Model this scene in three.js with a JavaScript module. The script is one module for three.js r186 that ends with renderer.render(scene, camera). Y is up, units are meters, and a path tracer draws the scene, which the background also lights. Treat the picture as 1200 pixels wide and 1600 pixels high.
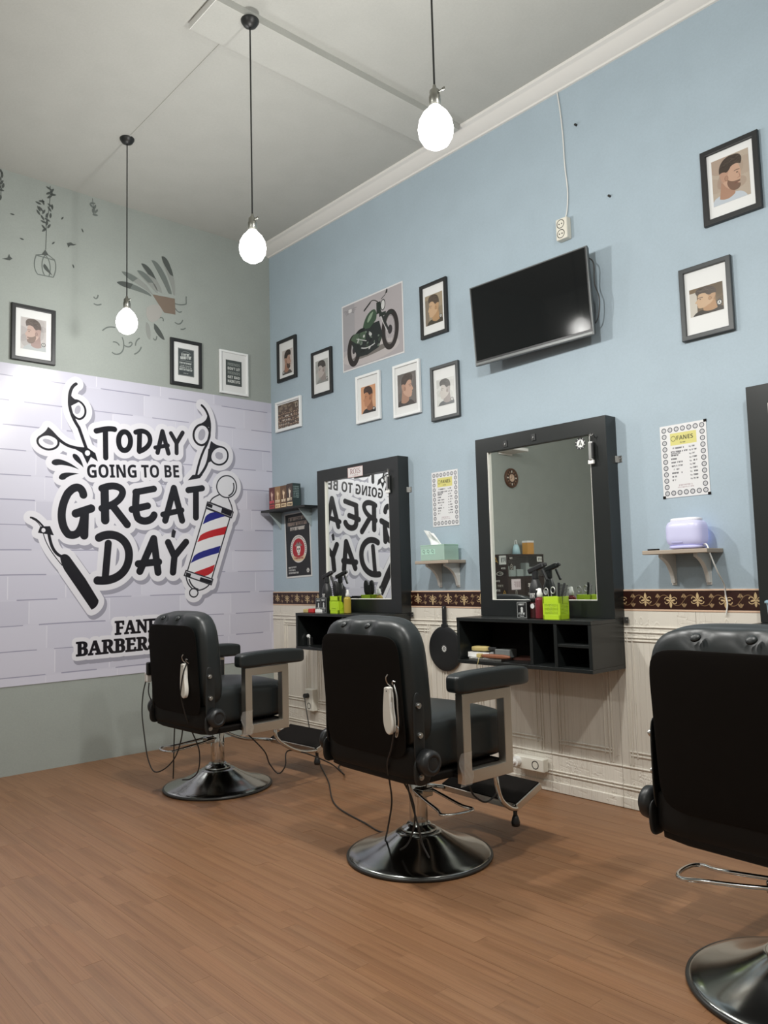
import * as THREE from 'three';
import { RoundedBoxGeometry } from 'three/addons/geometries/RoundedBoxGeometry.js';
import { mergeGeometries } from 'three/addons/utils/BufferGeometryUtils.js';

// ---------------------------------------------------------------- camera, light, exposure
const scene = new THREE.Scene();
scene.background = new THREE.Color(0x000000);               // the room is closed: all light comes from its lamps
const camera = new THREE.PerspectiveCamera(66.62, 1200 / 1600, 0.05, 40);
camera.position.set(4.954, 1.1, 3.322);                     // hand-held phone, a little rolled, looking slightly up
camera.rotation.set(0.0836, 0.8375, -0.02595, 'YXZ');
scene.add(camera);
const renderer = new THREE.WebGLRenderer({ antialias: true });
renderer.toneMapping = THREE.LinearToneMapping;
renderer.toneMappingExposure = 1.15;
renderer.shadowMap.enabled = true;
const LAMP_ROUND = 2.5, LAMP_DOWN = 3.7, LAMP_COLOR = new THREE.Color(1.0, 0.985, 0.95);   // each LED bulb: little light past its neck, more below
const LAMPS = [[0.795, 1.5, 3.666, 2.582, 0.6], [2.11, 1.5, 3.63, 2.57], [3.24, 1.5, 3.666, 2.595], [4.45, 1.5, 3.666, 2.59], [3.0, 3.7, 3.666, 2.59, 0.65]];   // x, z, mount height, bulb height, strength; left bulb dimmed for the banner

// ---------------------------------------------------------------- helpers
const V = (x, y, z) => new THREE.Vector3(x, y, z), R = (d) => d * Math.PI / 180;
function rng(seed) { let a = seed >>> 0; return () => { a = (a + 0x6d2b79f5) >>> 0; let t = Math.imul(a ^ (a >>> 15), 1 | a); t = (t + Math.imul(t ^ (t >>> 7), 61 | t)) ^ t; return ((t ^ (t >>> 14)) >>> 0) / 4294967296; }; }
const used = {};
function numbered(name) { const n = used[name] = (used[name] ?? -1) + 1; return n ? name + '_' + String(n).padStart(3, '0') : name; }
function tag(o, label, category, group) { o.userData = { label, category }; if (group) o.userData.group = group; return o; }
function thing(name, label, category, [x, y, z] = [0, 0, 0], turn = 0, group) {
  const o = new THREE.Group(); o.name = numbered(name); scene.add(o); o.position.set(x, y, z); o.rotation.y = turn;
  return tag(o, label, category, group);
}
function add(name, geo, mat, parent = scene) {
  const m = new THREE.Mesh(Array.isArray(geo) ? merge(geo) : geo, mat);
  m.name = parent === scene ? numbered(name) : name; parent.add(m); return m;
}
function single(name, geo, mat, label, category, group) { return tag(add(name, geo, mat), label, category, group); }
function struct(name, geo, mat) { const m = add(name, geo, mat); m.userData = { kind: 'structure' }; return m; }
function merge(list) {
  return mergeGeometries(list.map((g) => { const h = g.index ? g.toNonIndexed() : g; for (const k of Object.keys(h.attributes)) if (!['position', 'normal', 'uv'].includes(k)) h.deleteAttribute(k); if (!h.attributes.uv) h.setAttribute('uv', new THREE.BufferAttribute(new Float32Array(h.attributes.position.count * 2), 2)); return h; }));
}
const box = (w, h, d, x = 0, y = 0, z = 0) => new THREE.BoxGeometry(w, h, d).translate(x, y, z);
const rbox = (w, h, d, r, x = 0, y = 0, z = 0, s = 3) => new RoundedBoxGeometry(w, h, d, s, r).translate(x, y, z);
const span = (x0, x1, y0, y1, z0, z1) => box(x1 - x0, y1 - y0, z1 - z0, (x0 + x1) / 2, (y0 + y1) / 2, (z0 + z1) / 2);
const rspan = (x0, x1, y0, y1, z0, z1, r) => rbox(x1 - x0, y1 - y0, z1 - z0, r, (x0 + x1) / 2, (y0 + y1) / 2, (z0 + z1) / 2);
const cyl = (r0, r1, h, x = 0, y = 0, z = 0, s = 28) => new THREE.CylinderGeometry(r0, r1, h, s).translate(x, y, z);
const cylX = (r, h, x, y, z, s = 28) => new THREE.CylinderGeometry(r, r, h, s).rotateZ(Math.PI / 2).translate(x, y, z);
const cylZ = (r, h, x, y, z, s = 28) => new THREE.CylinderGeometry(r, r, h, s).rotateX(Math.PI / 2).translate(x, y, z);
const lathe = (pts, s = 48) => new THREE.LatheGeometry(pts.map(([r, y]) => new THREE.Vector2(r, y)), s);
const tube = (pts, r, closed = false, seg = pts.length * 8) => new THREE.TubeGeometry(new THREE.CatmullRomCurve3(pts.map((p) => (p.isVector3 ? p : V(...p))), closed, 'centripetal'), seg, r, 8, closed);
// soft block: outline a superellipse of exponent n in x and y, rounded over the thickness c with exponent m
function pad(a, b, c, n = 5, m = 4, bend) {
  const A = 112, B = 40, pos = [], idx = [], uv = [];
  for (let j = 0; j <= B; j++) {
    const f = Math.PI * (j / B - 0.5), cf = Math.cos(f), sf = Math.sin(f), rr = Math.pow(Math.pow(Math.abs(cf), m) + Math.pow(Math.abs(sf), m), -1 / m), rho = rr * cf, z = rr * sf * c;
    for (let i = 0; i <= A; i++) {
      const t = i / A * 2 * Math.PI, ct = Math.cos(t), st = Math.sin(t), r = Math.pow(Math.pow(Math.abs(ct) / a, n) + Math.pow(Math.abs(st) / b, n), -1 / n) * Math.max(rho, 1e-5);
      const p = V(r * ct, r * st, z); if (bend) bend(p); pos.push(p.x, p.y, p.z); uv.push(r * ct, r * st);
    }
  }
  for (let j = 0; j < B; j++) for (let i = 0; i < A; i++) { const k = j * (A + 1) + i; idx.push(k, k + 1, k + A + 1, k + 1, k + A + 2, k + A + 1); }
  const g = new THREE.BufferGeometry(); g.setAttribute('position', new THREE.Float32BufferAttribute(pos, 3)); g.setAttribute('uv', new THREE.Float32BufferAttribute(uv, 2)); g.setIndex(idx); g.computeVertexNormals();
  const q = g.attributes.normal, s = A + 1;                            // close the seam of the normals
  for (let j = 0; j <= B; j++) { const k0 = j * s, k1 = k0 + A, v = V(q.getX(k0) + q.getX(k1), q.getY(k0) + q.getY(k1), q.getZ(k0) + q.getZ(k1)).normalize(); q.setXYZ(k0, v.x, v.y, v.z); q.setXYZ(k1, v.x, v.y, v.z); }
  return g;
}
// outline written as "M x y L x y C ... Z" in millimetres -> Shape in metres
function outline(path, s = 0.001) {
  const sh = new THREE.Shape(), t = path.split(' '); let i = 0;
  const n = () => parseFloat(t[i++]) * s;
  while (i < t.length) { const c = t[i++]; if (c === 'M') sh.moveTo(n(), n()); else if (c === 'L') sh.lineTo(n(), n()); else if (c === 'C') sh.bezierCurveTo(n(), n(), n(), n(), n(), n()); }
  return sh;
}
const plate = (shape, d, bevel = 0) => new THREE.ExtrudeGeometry(shape, { depth: d, curveSegments: 10, bevelEnabled: bevel > 0, bevelSize: bevel, bevelThickness: bevel, bevelSegments: 2 });
function rectShape(w, h, r = 0) { const s = new THREE.Shape(), x = w / 2, y = h / 2; if (!r) { s.moveTo(-x, -y); s.lineTo(x, -y); s.lineTo(x, y); s.lineTo(-x, y); s.closePath(); return s; } s.moveTo(-x + r, -y); s.lineTo(x - r, -y); s.quadraticCurveTo(x, -y, x, -y + r); s.lineTo(x, y - r); s.quadraticCurveTo(x, y, x - r, y); s.lineTo(-x + r, y); s.quadraticCurveTo(-x, y, -x, y - r); s.lineTo(-x, -y + r); s.quadraticCurveTo(-x, -y, -x + r, -y); return s; }
function ring(w, h, bw, d, bevel = 0.002) { const s = rectShape(w - 2 * bevel, h - 2 * bevel), hole = new THREE.Path(), x = w / 2 - bw + bevel, y = h / 2 - bw + bevel; hole.moveTo(-x, -y); hole.lineTo(-x, y); hole.lineTo(x, y); hole.lineTo(x, -y); hole.closePath(); s.holes.push(hole); return plate(s, d - 2 * bevel, bevel).translate(0, 0, bevel); }

// ---------------------------------------------------------------- materials
const C = (r, g, b) => new THREE.Color().setRGB(r, g, b);
const std = (color, roughness = 0.6, metalness = 0, extra = {}) => new THREE.MeshStandardMaterial({ color, roughness, metalness, ...extra });
function tex(w, h, draw, srgb = true) { const c = document.createElement('canvas'); c.width = w; c.height = h; const g = c.getContext('2d'); draw(g, w, h); const t = new THREE.CanvasTexture(c); if (srgb) t.colorSpace = THREE.SRGBColorSpace; t.anisotropy = 8; return t; }
function grain(size, seed, base, amp, coarse = 0) {                    // plaster: fine speckle over broad uneven coats
  const r = rng(seed), d = new Uint8Array(size * size * 4), K = 16, lat = Array.from({ length: K * K }, () => r() - 0.5);
  for (let y = 0; y < size; y++) for (let x = 0; x < size; x++) {
    const u = x / size * K, v = y / size * K, i = Math.floor(u), j = Math.floor(v), fu = u - i, fv = v - j, L = (a, b) => lat[((b + K) % K) * K + ((a + K) % K)];
    const c = (L(i, j) * (1 - fu) + L(i + 1, j) * fu) * (1 - fv) + (L(i, j + 1) * (1 - fu) + L(i + 1, j + 1) * fu) * fv, n = (r() - 0.5) * amp + c * coarse, o = (y * size + x) * 4;
    for (let k = 0; k < 3; k++) d[o + k] = Math.max(0, Math.min(255, base + n)); d[o + 3] = 255;
  }
  const t = new THREE.DataTexture(d, size, size); t.magFilter = THREE.LinearFilter; t.minFilter = THREE.LinearFilter; t.wrapS = t.wrapT = THREE.RepeatWrapping; t.needsUpdate = true; return t;
}
const plaster = grain(256, 5, 128, 60, 20), plasterMap = grain(256, 9, 246, 6, 5); plasterMap.colorSpace = THREE.SRGBColorSpace;
const paint = (color, rough = 0.75) => std(color, rough, 0, { map: plasterMap, bumpMap: plaster, bumpScale: 0.0006 });
const M = {
  blue: paint(C(0.37, 0.46, 0.525), 0.6), grey: paint(C(0.325, 0.356, 0.332), 0.7), ceil: paint(C(0.45, 0.455, 0.425), 0.85), far: paint(C(0.55, 0.56, 0.53), 0.7), white: std(C(0.74, 0.73, 0.68), 0.6), cornice: std(C(0.66, 0.65, 0.62), 0.7),
  black: std(C(0.011, 0.012, 0.012), 0.42), blackMatte: new THREE.MeshPhysicalMaterial({ color: C(0.0075, 0.006, 0.005), roughness: 0.75, specularIntensity: 0.25 }), lacquer: std(C(0.012, 0.014, 0.014), 0.3), plasticBlack: std(C(0.014, 0.015, 0.016), 0.4),
  vinyl: new THREE.MeshPhysicalMaterial({ color: C(0.011, 0.014, 0.0145), roughness: 0.4, specularIntensity: 1.0, bumpMap: plaster, bumpScale: 0.0002 }),
  film: new THREE.MeshPhysicalMaterial({ color: C(0.9, 0.88, 0.84), roughness: 0.15, transmission: 0.85, thickness: 0, side: THREE.DoubleSide }),
  apron: new THREE.MeshPhysicalMaterial({ color: C(0.007, 0.0065, 0.006), roughness: 0.6, specularIntensity: 0.45 }),
  chrome: std(C(0.62, 0.63, 0.62), 0.1, 1), chromeDark: std(C(0.43, 0.445, 0.435), 0.15, 1), rim: std(C(0.05, 0.05, 0.048), 0.4, 0.6), frameMetal: std(C(0.6, 0.56, 0.5), 0.33, 1), steel: std(C(0.55, 0.55, 0.54), 0.3, 1),
  paper: std(C(0.66, 0.67, 0.665), 0.6), frameBlack: std(C(0.012, 0.013, 0.014), 0.45), frameGrey: std(C(0.045, 0.05, 0.052), 0.4), frameWhite: std(C(0.74, 0.76, 0.76), 0.5),
  clipper: std(C(0.72, 0.7, 0.64), 0.4), cord: std(C(0.018, 0.017, 0.016), 0.5), cordWhite: std(C(0.7, 0.7, 0.67), 0.5), ivory: std(C(0.68, 0.66, 0.58), 0.45), wood: std(C(0.36, 0.3, 0.24), 0.55), bracket: std(C(0.72, 0.72, 0.69), 0.5),
  lime: std(C(0.42, 0.62, 0.02), 0.45), shelfGrey: std(C(0.36, 0.42, 0.43), 0.6),
  mirror: std(C(0.8, 0.83, 0.81), 0.015, 1), tissueBox: new THREE.MeshPhysicalMaterial({ color: C(0.56, 0.76, 0.66), roughness: 0.35, transmission: 0.45, thickness: 0 }), tissue: std(C(0.85, 0.86, 0.86), 0.9),
  brass: std(C(0.3, 0.3, 0.27), 0.3, 1), white2: std(C(0.8, 0.8, 0.78), 0.4), red: std(C(0.5, 0.03, 0.03), 0.4), tan: std(C(0.5, 0.4, 0.16), 0.6), brown: std(C(0.24, 0.09, 0.045), 0.5), tubBlue: new THREE.MeshPhysicalMaterial({ color: C(0.32, 0.5, 0.6), roughness: 0.35, transmission: 0.25, thickness: 0 }),
};
M.spray = std(C(0.7, 0.7, 0.7), 0.5, 0, { map: tex(180, 110, (g, w, h) => { g.fillStyle = '#141516'; g.fillRect(0, 0, w, h); g.fillStyle = '#e8e8e4'; scribble(g, 12, 62, 160, 54, 3, 1); scribble(g, 12, 102, 160, 30, 8, 1); }) });
const printed = (t, rough = 0.45, side = M.paper) => { const f = std(C(0.76, 0.76, 0.76), rough, 0, { map: t }); return [side, side, side, side, f, side]; };
// lettering too small to be read: rows of letter-like strokes
function scribble(g, x, y, w, h, seed, dense = 0.8) { const r = rng(seed), k = h * 0.62; let u = x; while (u + k * 0.8 < x + w) { if (r() < dense) { const s = Math.max(1.6, h * 0.24), q = r(); g.fillRect(u, y - h, s, h); if (q < 0.75) g.fillRect(u, y - h, k * 0.8, s); if (q > 0.3) g.fillRect(u, y - (q > 0.6 ? s : h * 0.6), k * 0.8, s); if (q > 0.5) g.fillRect(u + k * 0.8 - s, y - h, s, h); } u += k; } }
const disc = (r, h, x, y, z, s = 40) => new THREE.CylinderGeometry(r, r, h, s).rotateY(Math.PI / 2).rotateX(Math.PI / 2).translate(x, y, z);

// ---------------------------------------------------------------- the room
const RX = 6.3, RZ = 4.7, H = 3.666;
function wallBox(w, h, d, x, y, z, unit = 1.3) {                     // uv in metres
  const g = box(w, h, d, x, y, z), p = g.attributes.position, n = g.attributes.normal, uv = g.attributes.uv;
  for (let i = 0; i < p.count; i++) { const ax = Math.abs(n.getX(i)) > 0.5 ? [p.getZ(i), p.getY(i)] : Math.abs(n.getY(i)) > 0.5 ? [p.getX(i), p.getZ(i)] : [p.getX(i), p.getY(i)]; uv.setXY(i, ax[0] / unit, ax[1] / unit); }
  return g;
}
const wallRight = struct('wall_right', wallBox(RX + 0.24, H + 0.12, 0.12, RX / 2, H / 2, -0.06), M.blue);
const wallLeft = struct('wall_left', wallBox(0.12, H + 0.12, RZ, -0.06, H / 2, RZ / 2), M.grey);
struct('wall_near', wallBox(0.12, H + 0.12, RZ, RX + 0.06, H / 2, RZ / 2), M.far);  // unseen wall, kept pale to bounce light into the room
struct('wall_rear', wallBox(RX + 0.24, H + 0.12, 0.12, RX / 2, H / 2, RZ + 0.06), M.far);  // also out of view, its pale colour throws light back
struct('ceiling', wallBox(RX, 0.1, RZ, RX / 2, H + 0.05, RZ / 2), M.ceil);
{ // cove along the blue wall, boxed beam that runs into it
  const s = new THREE.Shape(); s.moveTo(0, 3.606); s.lineTo(0.012, 3.606); s.lineTo(0.016, 3.614); s.quadraticCurveTo(0.05, 3.622, 0.088, 3.648); s.lineTo(0.108, 3.654); s.lineTo(0.112, H); s.lineTo(0, H); s.closePath();
  struct('trim_1', plate(s, RX).rotateY(-Math.PI / 2).translate(RX, 0, 0), M.cornice);
  const beam = struct('beam', wallBox(0.24, 0.038, 1.56, 2.005, 3.649, 0.9), M.ceil);
  add('white_end_face', span(1.885, 2.125, 3.63, H, 1.68, 1.682), M.white2, beam);  // beam end in a whiter colour than its sides
}
// floor: printed timber boards laid along the blue wall
{
  const floor = struct('floor', wallBox(RX + 0.24, 0.1, RZ + 0.24, RX / 2, -0.0545, RZ / 2), std(C(0.27, 0.155, 0.09), 0.7));
  const woodTex = tex(512, 512, (g, w, h) => {
    const r = rng(21); g.fillStyle = '#d9cfc6'; g.fillRect(0, 0, w, h);
    for (let i = 0; i < 1500; i++) { const y = r() * h, x = r() * w, l = 60 + r() * 260, k = r(); g.strokeStyle = k < 0.5 ? `rgba(120,95,75,${0.03 + r() * 0.07})` : `rgba(255,250,244,${0.02 + r() * 0.07})`; g.lineWidth = 0.6 + r() * 2.4; g.beginPath(); g.moveTo(x, y); g.bezierCurveTo(x + l / 3, y + (r() - 0.5) * 6, x + l * 0.66, y + (r() - 0.5) * 6, x + l, y + (r() - 0.5) * 5); g.stroke(); }
    for (let i = 0; i < 60; i++) { g.strokeStyle = i % 2 ? `rgba(255,246,236,${0.03 + r() * 0.05})` : `rgba(110,78,58,${0.02 + r() * 0.04})`; g.lineWidth = 7 + r() * 14; const y = r() * h; g.beginPath(); g.moveTo(-20, y); g.bezierCurveTo(w / 3, y + (r() - 0.5) * 10, w * 0.66, y + (r() - 0.5) * 10, w + 20, y); g.stroke(); }
    for (let i = 0; i < 40; i++) { g.fillStyle = `rgba(90,65,45,${0.03 + r() * 0.05})`; g.beginPath(); g.ellipse(r() * w, r() * h, 30 + r() * 70, 3 + r() * 9, 0, 0, 7); g.fill(); }
  });
  woodTex.wrapS = woodTex.wrapT = THREE.RepeatWrapping;
  const woodBump = grain(128, 77, 128, 70, 30);
  const tones = [[0.36, 0.207, 0.117], [0.388, 0.226, 0.131], [0.376, 0.214, 0.121], [0.398, 0.234, 0.136], [0.352, 0.2, 0.112], [0.386, 0.218, 0.122], [0.366, 0.215, 0.126]].map(([a, b, c]) => std(C(a * 0.86, b * 0.83, c * 0.77), 0.42, 0, { map: woodTex, bumpMap: woodBump, bumpScale: 0.00025 }));
  const W = 0.0605, all = [], r = rng(3), variants = [0, 1, 2, 3, 4].map(() => [r(), r()]), cache = new Map();
  const geo = (len, v) => { const key = len.toFixed(3) + v; if (!cache.has(key)) { const g = box(len, 0.006, W - 0.0003), uv = g.attributes.uv, p = g.attributes.position; for (let i = 0; i < p.count; i++) uv.setXY(i, p.getX(i) / 1.1 + variants[v][0], p.getZ(i) / 0.55 + variants[v][1]); cache.set(key, g); } return cache.get(key); };
  for (let row = 0; row * W < RZ; row++) {
    let x = -[0, 0.22, 0.4, 0.11, 0.33, 0.5, 0.17, 0.38][row % 8];
    while (x < RX) { const L = [0.46, 0.62, 0.36][Math.floor(r() * 3)], a = Math.max(x, 0), b = Math.min(x + L, RX); if (b - a > 0.02) all.push([(a + b) / 2, (row + 0.5) * W, b - a - 0.0003, Math.floor(r() * 7), Math.floor(r() * 5)]); x += L; }
  }
  const seen = (p) => { const v = V(p[0], 0, p[1]), d = v.distanceTo(camera.position); camera.updateMatrixWorld(); const q = v.project(camera); const inside = Math.abs(q.x) < 1.15 && Math.abs(q.y) < 1.15 && q.z < 1; return (inside ? 10 : 0.1) * p[2] / d ** 3; };
  all.sort((p, q) => seen(q) - seen(p));
  const rest = [];
  all.forEach(([x, z, len, t, v], i) => {
    const lift = -0.003 - (v - 2) * 0.00008;
    if (i < 300) { const m = add('plank', geo(len, v), tones[t], floor); m.position.set(x, lift, z); } else rest.push(geo(len, v).clone().translate(x, lift, z));
  });
  if (rest.length) { const m = add('planks', rest, tones[1], floor); m.userData.kind = 'stuff'; }
}
// lower part of the blue wall: embossed white panels under a band of fleur-de-lis tiles
{
  const streak = tex(256, 512, (g, w, h) => { const r = rng(8); g.fillStyle = '#e9e7e2'; g.fillRect(0, 0, w, h); for (let i = 0; i < 260; i++) { g.strokeStyle = r() < 0.5 ? `rgba(150,135,120,${0.03 + r() * 0.1})` : `rgba(255,255,255,${0.05 + r() * 0.15})`; g.lineWidth = 0.5 + r() * 1.8; const x = r() * w, y = r() * h, l = 60 + r() * 240; g.beginPath(); g.moveTo(x, y); g.quadraticCurveTo(x + (r() - 0.5) * 8, y + l / 2, x + (r() - 0.5) * 5, y + l); g.stroke(); } });
  const relief = tex(512, 512, (g, w, h) => { const r = rng(31); g.fillStyle = '#808080'; g.fillRect(0, 0, w, h); for (let i = 0; i < 150; i++) { g.strokeStyle = r() < 0.5 ? `rgba(255,255,255,${0.1 + r() * 0.3})` : `rgba(0,0,0,${0.1 + r() * 0.3})`; g.lineWidth = 1 + r() * 2.5; const x = r() * w, y = 40 + r() * (h - 80), l = 30 + r() * 180; g.beginPath(); g.moveTo(x, y); g.quadraticCurveTo(x + (r() - 0.5) * 5, y + l / 2, x + (r() - 0.5) * 6, y + l); g.stroke(); }
    for (let i = 0; i < 70; i++) { const x = r() * w, y = r() < 0.4 ? r() * 80 : h - r() * 130; g.strokeStyle = `rgba(255,255,255,${0.3 + r() * 0.3})`; g.lineWidth = 2 + r() * 3; g.beginPath(); g.arc(x, y, 6 + r() * 16, r() * 6, 2 + r() * 6); g.stroke(); g.strokeStyle = 'rgba(20,20,20,0.35)'; g.beginPath(); g.moveTo(x, y + 12); g.lineTo(x + 30 + r() * 50, y + 12 + r() * 5); g.stroke(); } }, false);
  const panelMat = std(C(0.82, 0.79, 0.73), 0.6, 0, { map: streak, bumpMap: relief, bumpScale: 0.004 });
  const P = 0.4, top = 0.912;
  function panelGeo(w) {
    const list = [], slab = box(w - 0.002, top, 0.008, 0, top / 2, 0.004), u = slab.attributes.uv; list.push(slab);
    if (w > 0.3) {
      for (const x of [-0.155, -0.14, -0.115, 0.115, 0.14, 0.155]) list.push(rbox(0.007, x * x > 0.015 ? 0.62 : 0.55, 0.008, 0.003, x, 0.51, 0.0095));
      for (const [y, l] of [[0.245, 0.3], [0.262, 0.32], [0.775, 0.32], [0.79, 0.3]]) list.push(rbox(l, 0.008, 0.008, 0.003, 0, y, 0.0095));
    }
    for (const y of [0.09, 0.105, 0.19, 0.815, 0.84]) list.push(rbox(w - 0.002, 0.008, 0.007, 0.003, 0, y, 0.0095));
    list.push(rbox(w - 0.002, 0.05, 0.012, 0.004, 0, 0.026, 0.01));
    const g = merge(list), p = g.attributes.position, n = g.attributes.normal; for (let i = 0; i < p.count; i++) g.attributes.uv.setXY(i, p.getX(i) / 0.4 + 0.5, p.getY(i) / 0.912);
    return g;
  }
  const full = panelGeo(P);
  for (let i = -1; i * P + 0.1 < RX; i++) { const x0 = Math.max(0.0, 0.1 + i * P), x1 = Math.min(RX, 0.1 + (i + 1) * P), m = add('panel', x1 - x0 > P - 0.001 ? full : panelGeo(x1 - x0), panelMat, wallRight); m.position.set((x0 + x1) / 2, 0, 0.0002); }
  const motif = tex(512, 176, (g, w, h) => {
    const r = rng(14); g.fillStyle = '#2c120b'; g.fillRect(0, 0, w, h);
    for (let i = 0; i < 500; i++) { g.fillStyle = `rgba(${70 + r() * 30},${30 + r() * 12},18,0.25)`; g.fillRect(r() * w, r() * h, 2 + r() * 5, 1 + r() * 2); }
    const fleur = (x, y, s, up, c) => { g.save(); g.translate(x, y); g.scale(s, up ? s : -s); g.fillStyle = c; g.strokeStyle = c; g.lineWidth = 7; g.lineCap = 'round';
      g.beginPath(); g.moveTo(0, -66); g.bezierCurveTo(17, -40, 15, -20, 0, -4); g.bezierCurveTo(-15, -20, -17, -40, 0, -66); g.fill();
      for (const k of [-1, 1]) { g.beginPath(); g.moveTo(k * 3, 4); g.bezierCurveTo(k * 18, -26, k * 48, -38, k * 50, -12); g.stroke(); g.beginPath(); g.ellipse(k * 22, 4, 19, 8, k * 0.25, 0, 7); g.fill(); g.beginPath(); g.moveTo(k * 3, 12); g.bezierCurveTo(k * 20, 36, k * 48, 34, k * 52, 14); g.stroke(); }
      g.beginPath(); g.moveTo(0, 12); g.bezierCurveTo(13, 26, 12, 44, 0, 58); g.bezierCurveTo(-12, 44, -13, 26, 0, 12); g.fill(); g.restore(); };
    g.strokeStyle = '#7d6446'; g.lineWidth = 6; for (let k = 0; k < 5; k++) { g.beginPath(); g.moveTo(k * 128 - 128, 88); g.bezierCurveTo(k * 128 - 90, k % 2 ? 20 : 156, k * 128 - 40, k % 2 ? 20 : 156, k * 128, 88); g.stroke(); }
    fleur(128, 84, 1.12, true, '#bda57c'); fleur(384, 92, 1.12, false, '#bda57c');
    for (const [x, y] of [[0, 34], [256, 34], [512, 34], [0, 146], [256, 146], [512, 146]]) { g.fillStyle = '#8d7556'; for (const a of [-0.7, 0, 0.7]) { g.save(); g.translate(x, y); g.rotate(a + (y > 90 ? Math.PI : 0)); g.beginPath(); g.ellipse(0, 12, 8, 22, 0, 0, 7); g.fill(); g.restore(); } }
  });
  const face = std(0xffffff, 0.35, 0, { map: motif }), edge = std(C(0.03, 0.013, 0.009), 0.5), tileMat = [edge, edge, edge, edge, face, edge], tileGeo = rectTile();
  function rectTile() { return box(0.2485, 0.081, 0.008); }
  for (let x = 0; x < RX - 0.24; x += 0.25) { const m = add('tile', tileGeo, tileMat, wallRight); m.position.set(x + 0.125, 0.9635, 0.0045); }
  const lip = std(C(0.6, 0.42, 0.3), 0.5);
  add('border_strip', rspan(0, RX, 1.005, 1.013, 0, 0.007, 0.002), lip, wallRight); add('border_strip', rspan(0, RX, 0.913, 0.922, 0, 0.009, 0.002), lip, wallRight);
}

// ---------------------------------------------------------------- pendant lamps
{
  const glow = new THREE.MeshStandardMaterial({ color: 0xffffff, emissive: new THREE.Color(1, 1, 0.97), emissiveIntensity: 4, roughness: 0.4 });
  const where = ['leftmost of the pendant bulbs, hanging in front of the feathered wall decal', 'middle pendant bulb, hanging from the end of the ceiling beam', 'pendant bulb hanging highest in view, in front of the wall cove left of the television', 'pendant bulb beyond the right edge, above the nearest barber chair', 'pendant bulb out of view behind the camera, placed to light the beam end and the shadows'];  // rear bulb is out of view, placed to light beam end and shadows
  LAMPS.forEach(([x, z, top, by, strength = 1], i) => {
    const t = thing('pendant_lamp', where[i], 'lamp', [x, by, z], 0, 'bare pendant bulbs on black cords');
    const u = top - by;
    add('canopy', lathe([[0, u - 0.034], [0.012, u - 0.034], [0.03, u - 0.024], [0.04, u - 0.008], [0.041, u]]), M.black, t);
    add('cord', cyl(0.0035, 0.0035, u - 0.17, 0, (u - 0.03 + 0.14) / 2, 0, 10), M.black, t);
    add('socket', [lathe([[0, 0.152], [0.005, 0.15], [0.008, 0.138], [0.0165, 0.13], [0.018, 0.112], [0.0205, 0.108], [0.0205, 0.074], [0.0, 0.073]], 24), cylX(0.0035, 0.026, 0.026, 0.118, 0, 8), rbox(0.012, 0.011, 0.004, 0.002, 0.041, 0.118, 0)], M.brass, t);
    add('bulb', lathe([[0, -0.073], [0.022, -0.069], [0.043, -0.055], [0.056, -0.032], [0.06, -0.005], [0.055, 0.024], [0.042, 0.048], [0.027, 0.064], [0.018, 0.075], [0, 0.076]]), glow, t);
    const l = new THREE.PointLight(LAMP_COLOR, LAMP_ROUND * strength), d = new THREE.SpotLight(LAMP_COLOR, LAMP_DOWN * strength, 0, R(89.9), 1); l.name = 'bulb_light'; d.name = 'bulb_downlight';
    for (const k of [l, d]) { k.castShadow = true; k.shadow.radius = 2.6; k.shadow.mapSize.set(1024, 1024); k.position.set(0, -0.004, 0); t.add(k); }
    d.target.position.set(0, -1, 0); d.target.name = 'bulb_aim'; t.add(d.target);
  });
  single('ceiling_cable', rspan(0.83, 1.886, H - 0.003, H, 1.496, 1.503, 0.001), M.ceil, 'thin white surface cable duct running across the ceiling to the beam', 'cable');
}

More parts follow.
